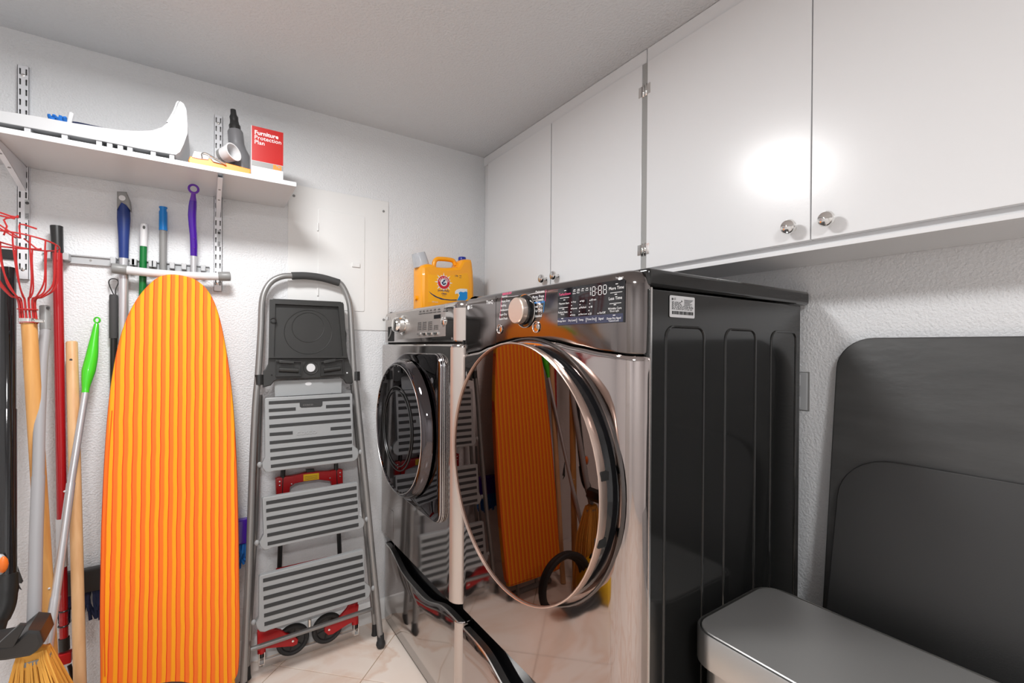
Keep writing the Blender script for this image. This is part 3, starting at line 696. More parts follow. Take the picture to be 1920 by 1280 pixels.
# short black bracket on the wall
t = thing('wall_hook_bar', 'short black metal bar screwed to the wall at the far left', 'hook', (-.45, YA, 1.38))
a = PY(-30, 466, YA-.004); b = PY(40, 477, YA-.004)
MB().box(a.x, b.x, YA-.006, YA, b.z-.018, b.z+.012, .002).build('bar', M_black, t)
MB().lathe([(.004, 0), (.003, .002), (0, .002)], V((PY(33, 475, YA).x, YA-.006, b.z-.002)), NY, 10).build('screw', M_chrome, t)

# ================================================================== step ladder
LP = Plane(1.765, 0, 1.925, 1.43)
z4 = lambda x, y: (440+x/3.1233, 490+y/3.1233)
z5 = lambda x, y: (440+x/3.0466, 860+y/3.0466)
t = thing('step_ladder', 'grey folding step ladder with black tool tray leaning on the wall', 'step ladder', (.34, 1.78, 0))
lp = [(456, 1290), (461, 1180), (466, 1080), (470, 970), (474, 860), (479, 760), (484, 700), (489, 620), (491, 570), (497, 545), (510, 527), (530, 518), (549, 517)]
rp = [(714, 1200), (704, 1100), (692, 975), (680, 850), (669, 740), (663, 690), (659, 620), (656, 575), (650, 552), (642, 536), (634, 528)]
left = [LP(*p) for p in lp]; right = [LP(*p) for p in rp][::-1]
d = (left[0]-left[1]).normalized(); left[0] = left[1]+d*((left[1].z-.02)/-d.z)
MB().tube(smooth_path(left, 4), .0112, 12).build('front_rail', M_grey, t)
MB().tube(smooth_path(right, 4), .0112, 12).build('front_rail', M_grey, t)
MB().tube(smooth_path([LP(*p) for p in ((547, 517), (575, 517), (605, 521), (636, 530))], 5), .0142, 14).build('foam_grip', M_foam, t)
for p in (left[0], right[-1]):
    MB().lathe([(.013, .045), (.0135, .02), (.016, .016), (.018, .006), (.014, -.004), (0, -.008)], V((p.x, p.y, .008)), (0, .09, 1), 18).build('rubber_foot', M_rubber, t)
BPl = Plane(1.86, 0, 1.945, 1.1)
rl = [BPl(*p) for p in ((463, 1258), (478, 1000), (487, 740))]; rr_ = [BPl(*p) for p in ((703, 1178), (682, 960), (661, 720))]
for q in (rl, rr_):
    MB().tube(q, .0092, 10).build('rear_leg', M_grey, t); p = q[0]
    MB().lathe([(.011, .045), (.012, .012), (.014, .0), (0, 0)], V((p.x, p.y, .0005)), (0, .03, 1), 14).build('rubber_foot', M_rubber, t)
    if p.z > .05: pass
RB = Plane(1.83, 0, 1.90, 1.1)
MB().tube([RB(470, 1217), RB(697, 1141)], .0085, 12).build('cross_bar', M_grey, t)
for (a, b) in (((478, 890), (470, 1200)), ((676, 850), (700, 1150))): MB().tube([RB(*a), RB(*b)], .006, 8, flat=.4).build('link_bar', M_grey, t)
for px, py in ((486, 712), (668, 705)):
    p = LP(px, py); MB().tube([p+LP.up*.018, p-LP.up*.018], .0148, 14).build('collar', M_black, t)
# tray
T0 = .006
tr_o = [(205, 232), (225, 216), (622, 235), (640, 248), (650, 400), (656, 420), (656, 470), (652, 490), (664, 560), (682, 622), (697, 640), (695, 700), (688, 716), (655, 714), (640, 690), (620, 676), (420, 684), (250, 692), (232, 702), (212, 726), (165, 738), (168, 640), (180, 630), (196, 600), (203, 520), (205, 420)]
tray = MB().prism([LP(*z4(*p), T0) for p in tr_o], LP.n, .012, .003).build('tray', M_tray, t)
def frame_bars(outer, inner, off, th, name, m_, parent):
    n = len(outer); mb = MB()
    for i in range(n):
        j = (i+1) % n; q = [LP(*z4(*outer[i]), off), LP(*z4(*outer[j]), off), LP(*z4(*inner[j]), off), LP(*z4(*inner[i]), off)]
        mb.prism(q, LP.n, th)
    return mb.build(name, m_, parent)
frame_bars([(206, 222), (635, 240), (660, 565), (200, 565)], [(238, 248), (608, 264), (636, 552), (230, 556)], T0+.014, .015, 'tray_rim', M_tray, tray)
def zellipse(cx, cy, rx, ry, off, r, name):
    MB().tube([LP(*z4(cx+rx*math.cos(a), cy+ry*math.sin(a)), off) for a in [2*math.pi*k/48 for k in range(48)]], r, 6, closed=True).build(name, M_tray, tray)
zellipse(430, 413, 140, 128, T0+.0005, .0013, 'ring_ridge'); zellipse(430, 386, 94, 86, T0+.0005, .0013, 'ring_ridge')
for q in ([(243, 585), (388, 590), (386, 665), (245, 668)], [(505, 590), (632, 576), (636, 655), (508, 662)]):
    c = V((sum(x for x, _ in q)/4, sum(y for _, y in q)/4))
    frame_bars([(c.x+(x-c.x)*1.06, c.y+(y-c.y)*1.15) for x, y in q], q, T0+.010, .011, 'pocket_rim', M_tray, tray)
    a, b = LP(*z4(q[0][0]+15, q[0][1]+48), T0-.001), LP(*z4(q[1][0]-15, q[1][1]+48), T0-.001); MB().tube([a, b], .010, 12).build('pocket_roll', M_tray, tray)
    MB().prism([LP(*z4(x, y), T0+.014) for x, y in ((q[0][0]+18, q[0][1]-8), (q[1][0]-40, q[1][1]-8), (q[1][0]-40, q[1][1]+8), (q[0][0]+18, q[0][1]+8))], LP.n, .012, .001).build('pocket_tab', M_tray, tray)
MB().lathe([(.0155, 0), (.0155, .0012), (0, .0013)], LP(*z4(446, 622), T0+.0002), LP.n, 24).build('tray_hole', M_white, tray)
MB().tube([LP(*z4(446+42*math.cos(a), 622+39*math.sin(a)), T0+.001) for a in [2*math.pi*k/28 for k in range(28)]], .002, 6, closed=True).build('hole_rim', M_tray, tray)
c = LP(*z4(226, 345), T0+.016); MB().tube(arc(c, XX, LP.up, .0095, -160, 160, 22), .0022, 6).build('cup_clip', M_black, tray)
MB().lathe([(.0088, -.006), (.0088, -.005), (0, -.005)], c, LP.n, 18).build('cup_floor', M_black, tray)
for p, k in (((658, 652), M_whitem), ((217, 665), M_dark)): MB().lathe([(.003, 0), (.003, .001), (0, .0012)], LP(*z4(*p), T0+.0005), LP.n, 10).build('rivet', k, tray)
q = [(232, 700), (628, 684), (626, 770), (236, 792)]
MB().prism([LP(*z4(*p), -.012) for p in q], LP.n, .004, .001).build('back_plate', M_stepm, t)
MB().lathe([(.0095, 0), (.0095, .0004), (0, .0005)], LP(*z4(432, 716), -.0118), LP.n, 24, e=XX, sc=(1.2, .7)).build('oval_sticker', M_white, t)
# steps with dark treads
def step(outline, zf, rows, off, name='step'):
    s_ = MB().prism([LP(*zf(*p), off) for p in outline], LP.n, .022, .003).build(name, M_stepm, t)
    for a, b, h in rows:
        MB().prism([LP(*zf(*p), off+.0012) for p in ((a[0], a[1]-h), (b[0], b[1]-h), (b[0], b[1]+h), (a[0], a[1]+h))], LP.n, .003, .0005).build('tread', M_tread, s_)
    return s_
rows1 = [((200, 828), (675, 800)), ((200, 873), (358, 863)), ((535, 850), (675, 842)), ((202, 915), (677, 880)), ((203, 966), (680, 926)), ((205, 1013), (340, 1003)), ((562, 980), (682, 970)), ((205, 1062), (685, 1015)), ((208, 1108), (687, 1057)), ((210, 1155), (688, 1097)), ((212, 1200), (690, 1138))]
s1 = step([(178, 806), (186, 798), (682, 770), (690, 776), (696, 1075), (722, 1098), (728, 1125), (720, 1152), (700, 1170), (230, 1228), (205, 1236), (180, 1232), (163, 1208), (161, 1180), (178, 1148)], z4, [(a, b, 9.5) for a, b in rows1], .010)
MB().prism([LP(*z4(*p), .0115) for p in ((380, 822), (515, 812), (514, 842), (505, 850), (392, 856), (382, 850))], LP.n, .003, .0005).build('name_plate', M_tread, s1)
m = MB(); a = LP(*z4(362, 1016), .0112); b = LP(*z4(542, 1000), .0112); ux = (b-a).normalized()
text_into(m, 'COSCO', .0175, a, ux*1.16, LP.up, thick=.0012); m.build('embossed_lettering', M_emboss, s1, smooth=0)
m = MB(); a = LP(*z4(400, 846), .0125); text_into(m, 'COSCO', .0085, a, ux*1.2, LP.up); m.build('plate_lettering', M_greyp, s1, smooth=0)
rows2 = [((180, 253), (697, 165)), ((180, 297), (698, 207)), ((182, 343), (702, 247)), ((184, 390), (703, 290)), ((186, 437), (706, 331)), ((188, 486), (708, 376))]
step([(158, 228), (164, 221), (700, 132), (706, 138), (713, 322), (738, 345), (744, 362), (735, 392), (715, 402), (215, 508), (190, 520), (168, 521), (146, 500), (142, 476), (165, 432)], z5, [(a, b, 10) for a, b in rows2], .013)
rows3 = [((162, 696), (730, 558)), ((163, 746), (733, 602)), ((165, 797), (738, 645)), ((167, 846), (740, 688)), ((168, 896), (743, 731)), ((170, 945), (746, 775))]
step([(140, 676), (146, 667), (734, 518), (741, 524), (746, 704), (774, 728), (779, 750), (770, 788), (750, 804), (200, 978), (172, 990), (145, 988), (124, 964), (121, 936), (138, 905)], z5, [(a, b, 11) for a, b in rows3], .016)
for p in (z4(146, 1190), z4(738, 1115), z5(127, 480), z5(755, 345), z5(108, 935), z5(792, 738)):
    q = LP(*p, .004); MB().ball(q, .0105, 12, (.8, .6, 1)).build('step_rivet', M_stepm, t)

# ================================================================== folding luggage cart behind the ladder
CPl = Plane(1.895, 0, 1.935, 1.0)
t = thing('luggage_cart', 'red folding hand truck with black wheels tucked behind the step ladder', 'hand truck', (.33, 1.90, 0))
pc_ = lambda f, *p, off=0: CPl(*f(*p), off)
MB().prism([pc_(z4, *p) for p in ((280, 752), (300, 745), (580, 738), (594, 745), (592, 772), (575, 776), (530, 772), (480, 778), (430, 774), (380, 781), (330, 776), (300, 786), (282, 784))], CPl.n, .02, .005).build('handle', M_black, t)
for a, b in (((300, 760), z5), ((578, 750), z5)):
    pass
MB().tube([pc_(z4, 300, 780, off=-.008), pc_(z5, 255, 640, off=-.008)], .0085, 10).build('slide_tube', M_black, t)
MB().tube([pc_(z4, 577, 770, off=-.008), pc_(z5, 600, 560, off=-.008)], .0085, 10).build('slide_tube', M_black, t)
br = MB().prism([pc_(z5, *p) for p in ((235, 115), (250, 108), (330, 98), (420, 76), (540, 70), (600, 58), (618, 62), (620, 140), (555, 152), (550, 128), (480, 120), (400, 130), (345, 142), (318, 160), (314, 198), (238, 206))], CPl.n, .022, .004).build('red_bracket', M_redp, t)
MB().prism([pc_(z5, *p, off=.001) for p in ((393, 90), (482, 80), (482, 116), (393, 127))], CPl.n, .001).build('yellow_sticker', M_yel, br)
m = MB()
for k in range(3): a = pc_(z5, 400, 103+k*8, off=.0013); b = pc_(z5, 474, 94+k*8, off=.0013); m.tube([a, b], .0006, 4)
m.build('sticker_print', M_grayprint, br)
for p in ((257, 130), (257, 152), (603, 79), (603, 101), (325, 144), (545, 110)): MB().lathe([(.0032, 0), (.0028, .0012), (0, .0015)], pc_(z5, *p, off=.0002), CPl.n, 12).build('screw', M_chrome, br)
MB().prism([pc_(z5, *p) for p in ((410, 60), (455, 58), (457, 74), (412, 80))], CPl.n, .012, .002).build('release_button', M_black, br)
MB().tube([pc_(z5, 236, 634), pc_(z5, 620, 545)], .0055, 10).build('red_crossbar', M_redp, t)
for k, (cx, cy, a0) in enumerate(((332, 1030, 0), (530, 965, 1))):
    c = pc_(z5, cx, cy, off=.012); rad = .056
    wq = MB().tube([c+(XX*math.cos(a)+CPl.up*math.sin(a))*(rad-.008) for a in [2*math.pi*i/40 for i in range(40)]], .0095, 10, closed=True).build('wheel', M_rubber, t)
    MB().lathe([(.043, -.004), (.044, 0), (.041, .003), (.033, .001), (.014, .003), (.009, .006), (0, .006)], c, CPl.n, 28).build('hub', M_black, wq)
    m = MB()
    for i in range(6):
        a = math.pi*i/3+.3; m.tube([c+(XX*math.cos(a)+CPl.up*math.sin(a))*.009+CPl.n*.004, c+(XX*math.cos(a)+CPl.up*math.sin(a))*.042+CPl.n*.003], .0022, 6)
    m.build('spokes', M_black, wq)
arm1 = [(130, 985), (215, 970), (262, 978), (300, 1000), (345, 1015), (364, 1035), (358, 1060), (335, 1072), (250, 1078), (180, 1085), (130, 1100)]
arm2 = [(710, 835), (700, 925), (650, 945), (560, 1003), (535, 1008), (514, 990), (514, 965), (530, 952), (590, 915), (640, 860), (655, 832)]
for a, sc in ((arm1, (333, 1040)), (arm2, (540, 975))):
    q = MB().prism([pc_(z5, *p, off=.028) for p in a], CPl.n, .012, .003).build('wheel_arm', M_redp, t)
    MB().lathe([(.0045, 0), (.004, .002), (0, .003)], pc_(z5, *sc, off=.0285), CPl.n, 14).build('axle_cap', M_chrome, q)
for a, b in (((150, 985), (154, 1105)), ((683, 820), (688, 940))): MB().tube([pc_(z5, *a, off=.015), pc_(z5, *b, off=.015)], .0135, 14).build('leg_sleeve', M_redp, t)
for a, b in (((154, 1105), (154, 1130)), ((688, 940), (688, 965))): MB().tube([pc_(z5, *a, off=.015), pc_(z5, *b, off=.015)], .010, 12).build('leg_tube', M_black, t)
for p in ((153, 1132), (690, 966)):
    c = pc_(z5, *p, off=.015); m = MB()
    for sg in (-1, 1): m.box(c.x+sg*.0085-.0015, c.x+sg*.0085+.0015, c.y-.014, c.y+.01, max(c.z-.022, .001), c.z+.022, .0008)
    m.box(c.x-.0095, c.x+.0095, c.y-.014, c.y+.01, max(c.z-.022, .001), max(c.z-.022, .001)+.003); m.build('toe_bracket', M_chrome, t)
a = pc_(z5, 160, 1140, off=.004); b = pc_(z5, 690, 985, off=.004)
MB().box(a.x, b.x, a.y-.004, a.y+.002, .004, .03, .001).build('toe_plate', M_steel, t)
a = pc_(z5, 428, 915, off=.02); MB().tube([a, a-ZZ*.045], .006, 10).build('toe_hinge', M_chrome, t)

# ================================================================== washer and dryer
def profile(yl, yr, xf, xb, rl, rr, n=8, flat=14):
    """plan of a front shell from the left back round to the right back"""
    pts = [V((xb, yl, 0))]
    pts += [V((xf+rl-rl*math.sin(R(90*k/n)), yl-rl+rl*math.cos(R(90*k/n)), 0)) for k in range(n+1)]
    pts += [V((xf, yl-rl+(yr+rr-yl+rl)*k/flat, 0)) for k in range(1, flat)]
    pts += [V((xf+rr-rr*math.cos(R(90*k/n)), yr+rr-rr*math.sin(R(90*k/n)), 0)) for k in range(n+1)]
    pts += [V((xb, yr, 0))]
    return pts
def inset(pts, d):
    out = []
    for i, p in enumerate(pts):
        a = pts[max(i-1, 0)]; b = pts[min(i+1, len(pts)-1)]; tg = (b-a).normalized(); n = V((tg.y, -tg.x, 0))
        if n.x < 0 and abs(tg.y) > .5: n = -n
        c = V((pts[0].x, (pts[0].y+pts[-1].y)/2, 0))
        if n.dot(c-p) < 0: n = -n
        out.append(p+n*d)
    return out
def shell(pts, rows, name, m_, parent):
    """rows: (inset, z or function of y)"""
    rings = []
    for d, z in rows:
        q = inset(pts, d) if d else pts
        rings.append([V((p.x, p.y, z(pts[i].y) if callable(z) else z)) for i, p in enumerate(q)])
    return MB().loft(rings, False, False, False).build(name, m_, parent, smooth=50)
def corner(pts, z0, z1, parent, n=8, d=-.0007):  # paler overlay that paints the bright reflection along the rounded corner
    q = [p for p in inset(pts, d)][-(n+2):-1]
    return MB().loft([[V((p.x, p.y, z)) for p in q] for z in (z0, (z0+z1)/2, z1)], False, False, False).build('corner_sheen', M_sheen, parent, smooth=60)
def interp(tab, y):
    tab = sorted(tab)
    if y <= tab[0][0]: return tab[0][1]
    for (a, b), (c, d) in zip(tab, tab[1:]):
        if y <= c: t_ = (y-a)/(c-a); t_ = t_*t_*(3-2*t_)*.5+t_*.5; return b+(d-b)*t_
    return tab[-1][1]
FX = V((-1, 0, 0)); UY = V((0, -1, 0))                     # machine fronts face -X; their reading direction is -Y

def pedestal(name, label, yl, yr, xf, dipc, dipw):
    t = thing(name, label, 'pedestal', (1.0, (yl+yr)/2, 0), 'laundry pedestals')
    MB().box(xf+.045, 1.25, yr+.004, yl-.004, .02, .375, .004).build('frame', M_side, t)
    for sx in (xf+.09, 1.20):
        for sy in (yr+.05, yl-.05): MB().lathe([(.02, 0), (.02, .008), (.012, .01), (.012, .022)], (sx, sy, 0), ZZ, 14).build('foot', M_rubber, t)
    top = lambda y: .333-.050*math.exp(-((y-dipc)/dipw)**4)
    pts = profile(yl-.002, yr+.002, xf, xf+.045, .018, .030, 6, 36)
    q = [(p.x-xf) for p in pts]
    rows = [(.004, .012), (0, .016), (0, .12), (0, .24), (0, lambda y: top(y)-.004), (.002, top)]
    sh = shell(pts, rows, 'drawer_front', M_graphw if 'washer' in name else M_graph, t)
    if 'washer' in name: corner(pts, .018, .329, t, 6)
    # bright lip and dark scoop behind it
    ys = [yl-.012-(yl-yr-.024)*k/40 for k in range(41)]
    lip = MB().loft([[V((xf+.001, y, top(y)-.001)), V((xf+.004, y, top(y)+.0015)), V((xf+.026, y, top(y)-.003)), V((xf+.029, y, top(y)-.012))] for y in ys], False, False, False).build('drawer_lip', M_steel, sh)
    MB().loft([[V((xf+.028, y, top(y)-.006)), V((xf+.033, y, top(y)-.030)), V((xf+.042, y, top(y)-.034)), V((xf+.0445, y, top(y)-.02)), V((xf+.0445, y, .374))] for y in ys], False, False, False).build('handle_scoop', M_blackg, sh)
    return t
pedestal('washer_pedestal', 'graphite drawer pedestal under the washer beside the ladder', 1.950, 1.243, .648, 1.62, .20)
pedestal('dryer_pedestal', 'graphite drawer pedestal under the dryer beside the steel bin', 1.236, .570, .648, .86, .19)

# ---- dryer
DY = thing('dryer', 'graphite front-load dryer with large round champagne-rimmed glass door', 'dryer', (1.0, .9, .385))
yl, yr, XF = 1.236, .570, .650
pts = profile(yl, yr, XF, .697, .016, .046, 8, 40)
GAP = [(1.240, 1.162), (1.15, 1.172), (1.08, 1.188), (1.02, 1.199), (.96, 1.206), (.91, 1.208), (.86, 1.206), (.80, 1.199), (.73, 1.188), (.65, 1.178), (.58, 1.172), (.53, 1.170)]
gap = lambda y: interp(GAP, y)-.004
fp = shell(pts, [(.006, .387), (0, .392), (0, .6), (0, .8), (0, 1.0), (0, lambda y: gap(y)-.014), (.0015, lambda y: gap(y)-.006), (.006, lambda y: gap(y)-.002), (.015, lambda y: gap(y)-.002)], 'front_panel', M_graph, DY)
cp = shell(pts, [(.012, lambda y: gap(y)+.001), (.004, lambda y: gap(y)+.001), (.003, lambda y: gap(y)+.004), (.003, 1.24), (.003, 1.300), (.005, 1.312), (.012, 1.322), (.024, 1.328), (.045, 1.330)], 'control_panel', M_graphc, DY)
MB().loft([[V((p.x, p.y, gap(pp.y)-.004)), V((p.x, p.y, gap(pp.y)+.003))] for p, pp in zip(inset(pts, .014), pts)], False, False, False).build('panel_gap', M_dark, DY)
body = MB().box(.69, 1.287, yr+.002, yl-.002, .385, 1.292, .003).build('cabinet', M_side, DY)
MB().box(.69, 1.331, yr, yl, 1.2955, 1.331, .007, 3).build('lid', M_side, DY)
MB().box(.695, .699, yr-.0012, yr+.004, .388, 1.294).build('edge_strip', M_edge, DY)
for x0, x1 in ((.743, .867), (.945, 1.068), (1.14, 1.262)):
    r = .022; yy = yr+.0018
    path = [V((x0, yy, .42)), V((x0, yy, 1.222-r))]+[V((x0+r-r*math.cos(R(90*k/5)), yy, 1.222-r+r*math.sin(R(90*k/5)))) for k in range(1, 6)]+[V((x1-r+r*math.sin(R(90*k/5)), yy, 1.222-r+r*math.cos(R(90*k/5)))) for k in range(6)]+[V((x1, yy, .42))]
    MB().tube(path, .0028, 8).build('side_rib', M_side, body)
# rating label
a = PY(1256, 553, yr); b = PY(1302, 596, yr); lx0, lx1, lz1, lz0 = a.x, b.x, a.z, PY(1256, 594, yr).z
lab = MB().prism([V(((lx0+lx1)/2+u, yr-.0004, (lz0+lz1)/2+v)) for u, v in rrect(lx1-lx0, lz1-lz0, .003)], NY, .001).build('rating_label', M_white, DY)
m = MB(); lw = lx1-lx0; lh = lz1-lz0; yy = yr-.0006
text_into(m, 'LG', .0055, (lx0+lw*.14, yy, lz1-lh*.19), XX, ZZ, bold=.02)
m.lathe([(.0024, 0), (.0024, .0002), (0, .0002)], (lx0+lw*.09, yy, lz1-lh*.165), NY, 14); m.lathe([(.0026, 0), (.0026, .0002), (0, .0002)], (lx0+lw*.46, yy, lz1-lh*.24), NY, 3)
random.seed(2)
for k in range(9):
    z = lz1-lh*(.30+.042*k); x = lx0+lw*.07
    while x < lx0+lw*(.42 if k < 4 else .9): ww = random.uniform(.002, .007); m.box(x, min(x+ww, lx1-.003), yy-.0003, yy, z, z+.0009); x += ww+random.uniform(.001, .004)
for k in range(6): m.box(lx0+lw*.56, lx0+lw*(.75+.2*random.random()), yy-.0003, yy, lz1-lh*(.17+.05*k), lz1-lh*(.17+.05*k)+.0009)
x = lx0+lw*.08
while x < lx1-.006: ww = random.choice((.0006, .001, .0016)); m.box(x, x+ww, yy-.0003, yy, lz0+lh*.14, lz0+lh*.29); x += ww+random.choice((.0006, .0009, .0014))
m.build('label_print', M_grayprint, lab, smooth=0)
# door
yc, zc_, ry, rz = .899, .893, .299, .299
def ell(x, k, n=72, dy=0): return [V((x, yc+dy+ry*k*math.cos(2*math.pi*i/n), zc_+rz*k*math.sin(2*math.pi*i/n))) for i in range(n)]
XR = .598
door = MB().loft([ell(.652, .985), ell(.640, .975), ell(.626, .965), ell(.616, .955)], True, False, False).build('door', M_blackg, DY)
MB().loft([ell(.652, 1.040), ell(.645, 1.034), ell(.6445, 1.026), ell(.648, 1.016), ell(.652, 1.012)], True, False, False).build('door_surround', M_surr, DY)
MB().loft([ell(XR+.024, .95), ell(XR+.023, .985), ell(XR+.018, .996), ell(XR+.006, .9985), ell(XR+.001, .996), ell(XR, .991), ell(XR+.001, .986), ell(XR+.006, .983)], True, False, False).build('door_rim', M_rim, door)
MB().loft([ell(XR+.0055, .985), ell(XR+.005, .80), ell(XR+.0045, .5), ell(XR+.0045, .12)], True, False, True).build('door_glass', M_glass, door)
for zz in (.943, .818):
    a = -math.acos(max(-1, min(1, 0)))
    th_ = math.asin((zz-zc_)/rz); q = V((0, yc-ry*.997*math.cos(th_), zz)); MB().box(XR+.005, XR+.026, q.y-.002, q.y+.010, zz-.009, zz+.009, .002).build('hinge_notch', M_dark, door)
# controls
XCt = XF+.003
def onf(px, py, off=0): p = PX(px, py, XCt-off); return p
dq = MB().prism([V((XCt-.0012, y, z)) for y, z in ((.790, 1.309), (.597, 1.309), (.597, 1.228), (.790, 1.228))], FX, .004, .0006).build('display', M_disp, DY)
MB().prism([V((XCt-.0015, y, z)) for y, z in ((.789, 1.245), (.598, 1.245), (.598, 1.229), (.789, 1.229))], FX, .001).build('display_band', M_dispb, dq)
m = MB(); mp = MB(); xo = XCt-.0022
def lt(mb, s_, px, py, size, align='LEFT', bold=0): text_into(mb, s_, size, V((xo, PX(px, py, XCt).y, PX(px, py, XCt).z)), UY, ZZ, align, bold)
# z3 zoom: 1020..1190 x 510..620, 11.294 px per px
zz3 = lambda x, y: (1020+x/11.294, 510+y/11.294)
for s_, x, y, sz, al in (('More Time', 1550, 365, .0085, 'CENTER'), ('Less Time', 1530, 582, .0085, 'CENTER'), ('Wrinkle Care', 1515, 790, .0062, 'CENTER'), ('*Drum Light', 1505, 840, .0048, 'CENTER'), ('Damp Dry Signal', 1495, 995, .0054, 'CENTER'), ('*Control Lock', 1490, 1045, .0046, 'CENTER'), ('*Remote Start', 440, 682, .0058, 'CENTER'), ('Reduce Static', 418, 868, .0058, 'CENTER'), ('*Wi-Fi', 405, 912, .0046, 'CENTER'), ('Energy Saver', 395, 1052, .0054, 'CENTER'), ('Dry Level', 610, 1040, .0060, 'CENTER'), ('Temp.', 805, 1028, .0062, 'CENTER'), ('Time Dry', 1015, 1015, .0062, 'CENTER'), ('Signal', 1225, 1005, .0062, 'CENTER'), ('Very', 630, 650, .0052, 'LEFT'), ('Normal', 612, 790, .0052, 'LEFT'), ('Damp', 598, 925, .0052, 'LEFT'), ('High', 805, 630, .0055, 'LEFT'), ('Medium', 790, 770, .0055, 'LEFT'), ('Ultra Low', 780, 910, .0052, 'LEFT'), ('60 min', 1015, 608, .0055, 'LEFT'), ('40', 1003, 755, .0058, 'LEFT'), ('20', 985, 902, .0058, 'LEFT'), ('On/Off', 1188, 885, .0058, 'LEFT'), ('Flow', 662, 418, .0042, 'CENTER'), ('Sense', 655, 465, .0042, 'CENTER'), ('Clean', 748, 405, .0042, 'CENTER'), ('Filter', 742, 450, .0042, 'CENTER'), ('Dry', 835, 405, .0045, 'CENTER'), ('Cool', 925, 395, .0045, 'CENTER')):
    lt(m, s_, *zz3(x, y), sz, al)
lt(mp, 'TurboSteam', *zz3(458, 490), .0078, 'CENTER')
text_into(m, 'TrueSteam', .0045, V((xo+.002, PX(*zz3(1600, 130), XCt).y, PX(*zz3(1600, 130), XCt).z)), UY, ZZ, 'CENTER')
def dash(mb, x, y, w_=.006, h=.0012):
    p = PX(*zz3(x, y), XCt); mb.box(xo, xo+.0004, p.y-w_/2, p.y+w_/2, p.z-h/2, p.z+h/2)
for x, y in ((465, 393), (445, 590), (425, 785), (402, 985), (1557, 250), (1537, 470), (1517, 692), (1500, 912), (662, 377), (750, 365), (838, 352), (928, 342)): dash(m, x, y)
for x, y in ((605, 638), (598, 708), (592, 777), (585, 847), (577, 915), (785, 620), (778, 690), (770, 762), (764, 832), (757, 902), (990, 600), (983, 670), (975, 742), (967, 815), (960, 888), (1160, 875)): dash(m, x, y, .002, .002)
for x, y in ((450, 545), (425, 755), (1545, 430), (1525, 660)): dash(m, x, y, .030, .0008)
for x, y in ((708, 1025), (908, 1015), (1118, 1000)): dash(m, x, y, .0008, .009)
mp.build('pink_lettering', M_pink, dq, smooth=0)
# seven-segment 18:88
def seg7(cx, cz, w_, h, one=False):
    th = .0011
    segs = [(cx-w_/2, cx-w_/2, 1), ] if False else []
    for zz in (() if one else (cz+h/2, cz, cz-h/2)): m.box(xo, xo+.0004, cx-w_/2+.001, cx+w_/2-.001, zz-th/2, zz+th/2)
    for sy in ((0,) if one else (-w_/2, w_/2)):
        for s2 in (.25, -.25): m.box(xo, xo+.0004, cx+sy-th/2, cx+sy+th/2, cz+s2*h-h*.20, cz+s2*h+h*.20)
for x, y, one in ((1000, 405, True), (1068, 405, False), (1200, 385, False), (1305, 370, False)):
    p = PX(*zz3(x, y), XCt); seg7(p.y, p.z, .0085, .0175, one)
for y in (355, 435): dash(m, 1132, y, .0014, .0014)
m.build('lettering', M_print, dq, smooth=0)
# the dial and its printed cycles
kc = V((XCt, PX(985, 583, XCt).y, PX(985, 583, XCt).z))
kn = MB().lathe([(.040, 0), (.040, .003), (.037, .004)], kc+V((0, -.002, 0)), FX, 40).build('dial', M_blackg, DY)
MB().tube(arc(kc+FX*.003+V((0, -.002, 0)), V((0, 1, 0)), ZZ, .0405, 0, 360, 48)[:-1], .0009, 6, closed=True).build('dial_ring', M_chrome, kn)
MB().lathe([(.034, .003), (.034, .012), (.0325, .014)], kc, FX, 36).build('dial_skirt', M_blackg, kn)
MB().lathe([(.0305, .012), (.0315, .016), (.0315, .028), (.0295, .0305), (0, .0305)], kc, FX, 40).build('dial_cap', M_copper, kn)
m = MB(); mp = MB(); mb_ = MB(); xo = XCt-.0006
zz2 = lambda x, y: (860+x/5.333, 500+y/5.333)
for s_, x, y in (('Delicates', 860, 255), ('Perm. Press', 855, 303), ('Towels', 850, 336), ('Speed Dry', 842, 402), ('Air Dry', 838, 448), ('Downloaded', 832, 500)): lt(m, s_, *zz2(x, y), .0092, 'RIGHT')
for s_, x, y in (('Normal', 435, 312), ('Heavy Duty', 430, 358), ('Bedding', 424, 400), ('Antibacterial', 418, 445), ('Super Dry', 412, 490), ('Steam Fresh', 405, 532)): lt(m, s_, *zz2(x, y), .0085, 'LEFT')
lt(mp, 'SENSOR DRY', *zz2(440, 285), .0075, 'LEFT', .02); lt(mb_, 'MANUAL DRY', *zz2(762, 370), .0062, 'LEFT', .02)
def vline(mb, x, ya, yb):
    a, b = PX(*zz2(x, ya), XCt), PX(*zz2(x-(yb-ya)*.08, yb), XCt); mb.tube([V((xo, a.y, a.z)), V((xo, b.y, b.z))], .0005, 4)
vline(mp, 875, 228, 345); vline(mp, 432, 305, 520); vline(mb_, 858, 350, 455)
for a, b in (((655, 290), (770, 262)), ((690, 312), (750, 300)), ((705, 345), (790, 330)), ((715, 385), (755, 380)), ((705, 442), (770, 437)), ((695, 495), (725, 492)), ((600, 290), (490, 300))):
    p, q = PX(*zz2(*a), XCt), PX(*zz2(*b), XCt); m.tube([V((xo, p.y, p.z)), V((xo, q.y, q.z))], .0004, 4)
lt(m, 'ThinQ', *zz2(278, 375), .014, 'LEFT'); lt(m, 'LG', *zz2(112, 418), .014, 'LEFT')
p = PX(*zz2(98, 408), XCt); m.lathe([(.0062, 0), (.0062, .0002), (0, .0002)], V((xo+.0003, p.y, p.z)), FX, 20)
m.build('lettering', M_print, cp, smooth=0); mp.build('pink_lettering', M_pink, cp, smooth=0); mb_.build('blue_lettering', M_blue, cp, smooth=0)
